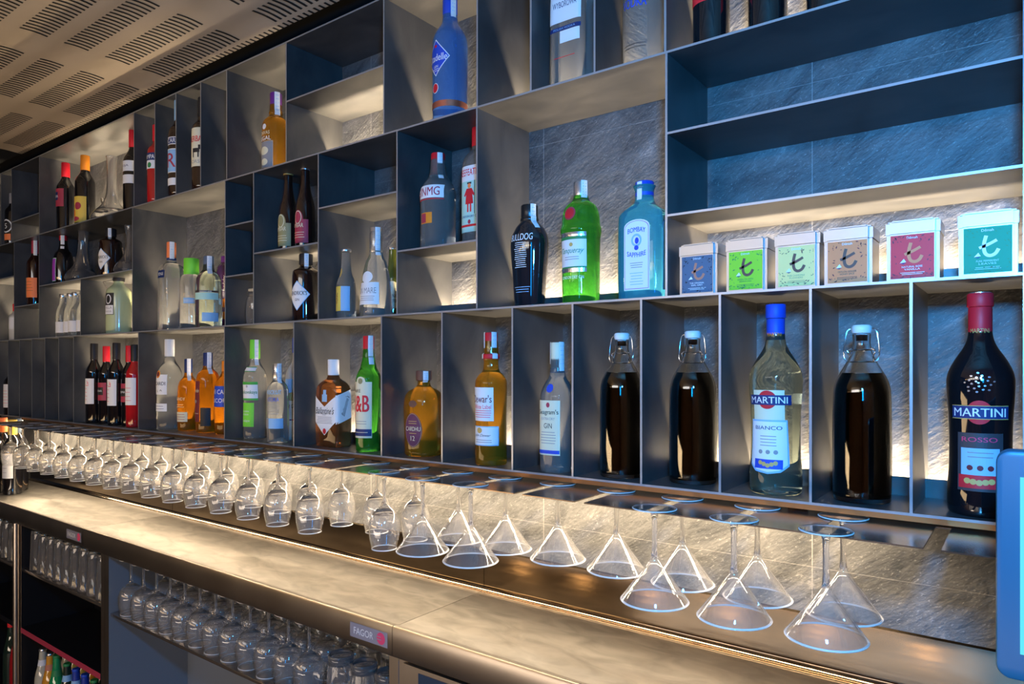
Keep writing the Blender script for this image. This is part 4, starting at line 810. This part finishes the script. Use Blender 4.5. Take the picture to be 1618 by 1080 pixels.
# crate bottles in the far cabinet
cols=[(DKGRN,C['leaf'],C['sky'],'green'),(P('juice_yellow',(.62,.50,.14),.1,coat=1),FOIL,W_,'pale yellow'),(P('juice_cream',(.55,.52,.40),.1,coat=1),FOIL,W_,'cream'),(P('juice_orange',(.75,.32,.03),.1,coat=1),FOIL,C['copper'],'orange'),(P('bright_green',(.01,.30,.10),.06,coat=1),C['leaf'],C['leaf'],'bright green'),(P('blue_glass',(.02,.05,.35),.06,coat=1),C['blue'],C['sky'],'blue')]
seq=[(-3.06,-.055,2),(-2.99,-.055,3),(-2.915,-.06,4),(-2.835,-.055,0),(-2.76,-.055,5),(-2.685,-.055,5),(-2.61,-.055,0),(-2.53,-.055,0),(-3.06,.03,2),(-2.99,.03,1),(-2.915,.03,1),(-2.835,.03,3),(-2.76,.03,0),(-2.685,.03,5)]
for i,(x,y,k) in enumerate(seq):
    g_,cc,lc,nm=cols[k]; row='front' if y<0 else 'second'; idx=i if y<0 else i-8
    b=Bottle('soda_bottle',x,y,.115,.250 if k!=4 else .262,.029,[(0,.92),(.012,1),(.52,1),(.64,.86),(.80,.50),(.98,.42)],g_,'%s bottle under the red-edged shelf, %s row, %s from the left'%(nm,row,ORD[idx]),'soft drink bottles in the far cabinet',seg=28)
    b.cap(b.H*.975,b.H*1.01,.0135,cc,'crown_cap'); l=b.lab(.8); l.rect(-.028,.028,.19,.212,lc).done('neck_label',b.t); l=b.lab(.8); l.rect(-.030,.030,.07,.12,lc); l.done('label',b.t)
for i,(x,y) in enumerate(((-3.235,-.055),(-3.31,-.055),(-3.385,-.055))):
    b=Bottle('soda_bottle',x,y,.115,.285,.031,[(0,.92),(.012,1),(.52,1),(.64,.86),(.80,.50),(.98,.42)],REDG if i<2 else DKGRN,'%s bottle in the far left cabinet, %s from the post'%('red' if i<2 else 'dark green',ORD[i]),'bottles in the end cabinet',seg=28); b.cap(b.H*.93,b.H*1.01,.0145,C['rose'])

# ------------------------------------------------------------------ point-of-sale screen on the right
t=thing('pos_terminal',(.135,-.205,ZW+.0042),'blue-lit touch screen till at the right edge, standing on the worktop','screen')
def rbox(x0,x1,y0,y1,z0,z1,r,mats,name,par,edge=.004):
    bm=bmesh.new()
    def ring(ins,y):
        out=[]
        for cx,cz,a0 in ((x1-r,z1-r,0),(x0+r,z1-r,90),(x0+r,z0+r,180),(x1-r,z0+r,270)):
            for k in range(7):
                a=R_(a0+15*k); out.append(bm.verts.new((cx+(r-ins)*math.cos(a),y,cz+(r-ins)*math.sin(a))))
        return out
    rs=[ring(edge,y0),ring(edge*.3,y0+edge*.3),ring(0,y0+edge),ring(0,y1-edge),ring(edge,y1)]
    for A,B in zip(rs,rs[1:]):
        for k in range(28): bm.faces.new((A[k],A[(k+1)%28],B[(k+1)%28],B[k]))
    bm.faces.new(rs[0][::-1]); bm.faces.new(rs[-1]); bmesh.ops.recalc_face_normals(bm,faces=bm.faces)
    return link(name,bm,mats,par,40)
rbox(-.163,.18,0,.028,.198,.446,.014,P('bezel_plastic',(.02,.13,.22),.35),'housing',t)
boxo('screen',-.1415,.15,-.0012,.0004,.228,.418,P('lit_screen',(.02,.05,.06),.2,emit=(.12,.75,.85),es=.8),t)
bm=bmesh.new(); tube(bm,[(0,.17,.004),(0,.12,.12),(0,.04,.26)],.014,14); link('stand',bm,BLACK,t,40)
bm=bmesh.new(); 
lathe(bm,[(0,0),(.055,0),(.055,.004),(.02,.009),(0,.009)],32); link('base',bm,BLACK,t,40,(0,.170,-.004))
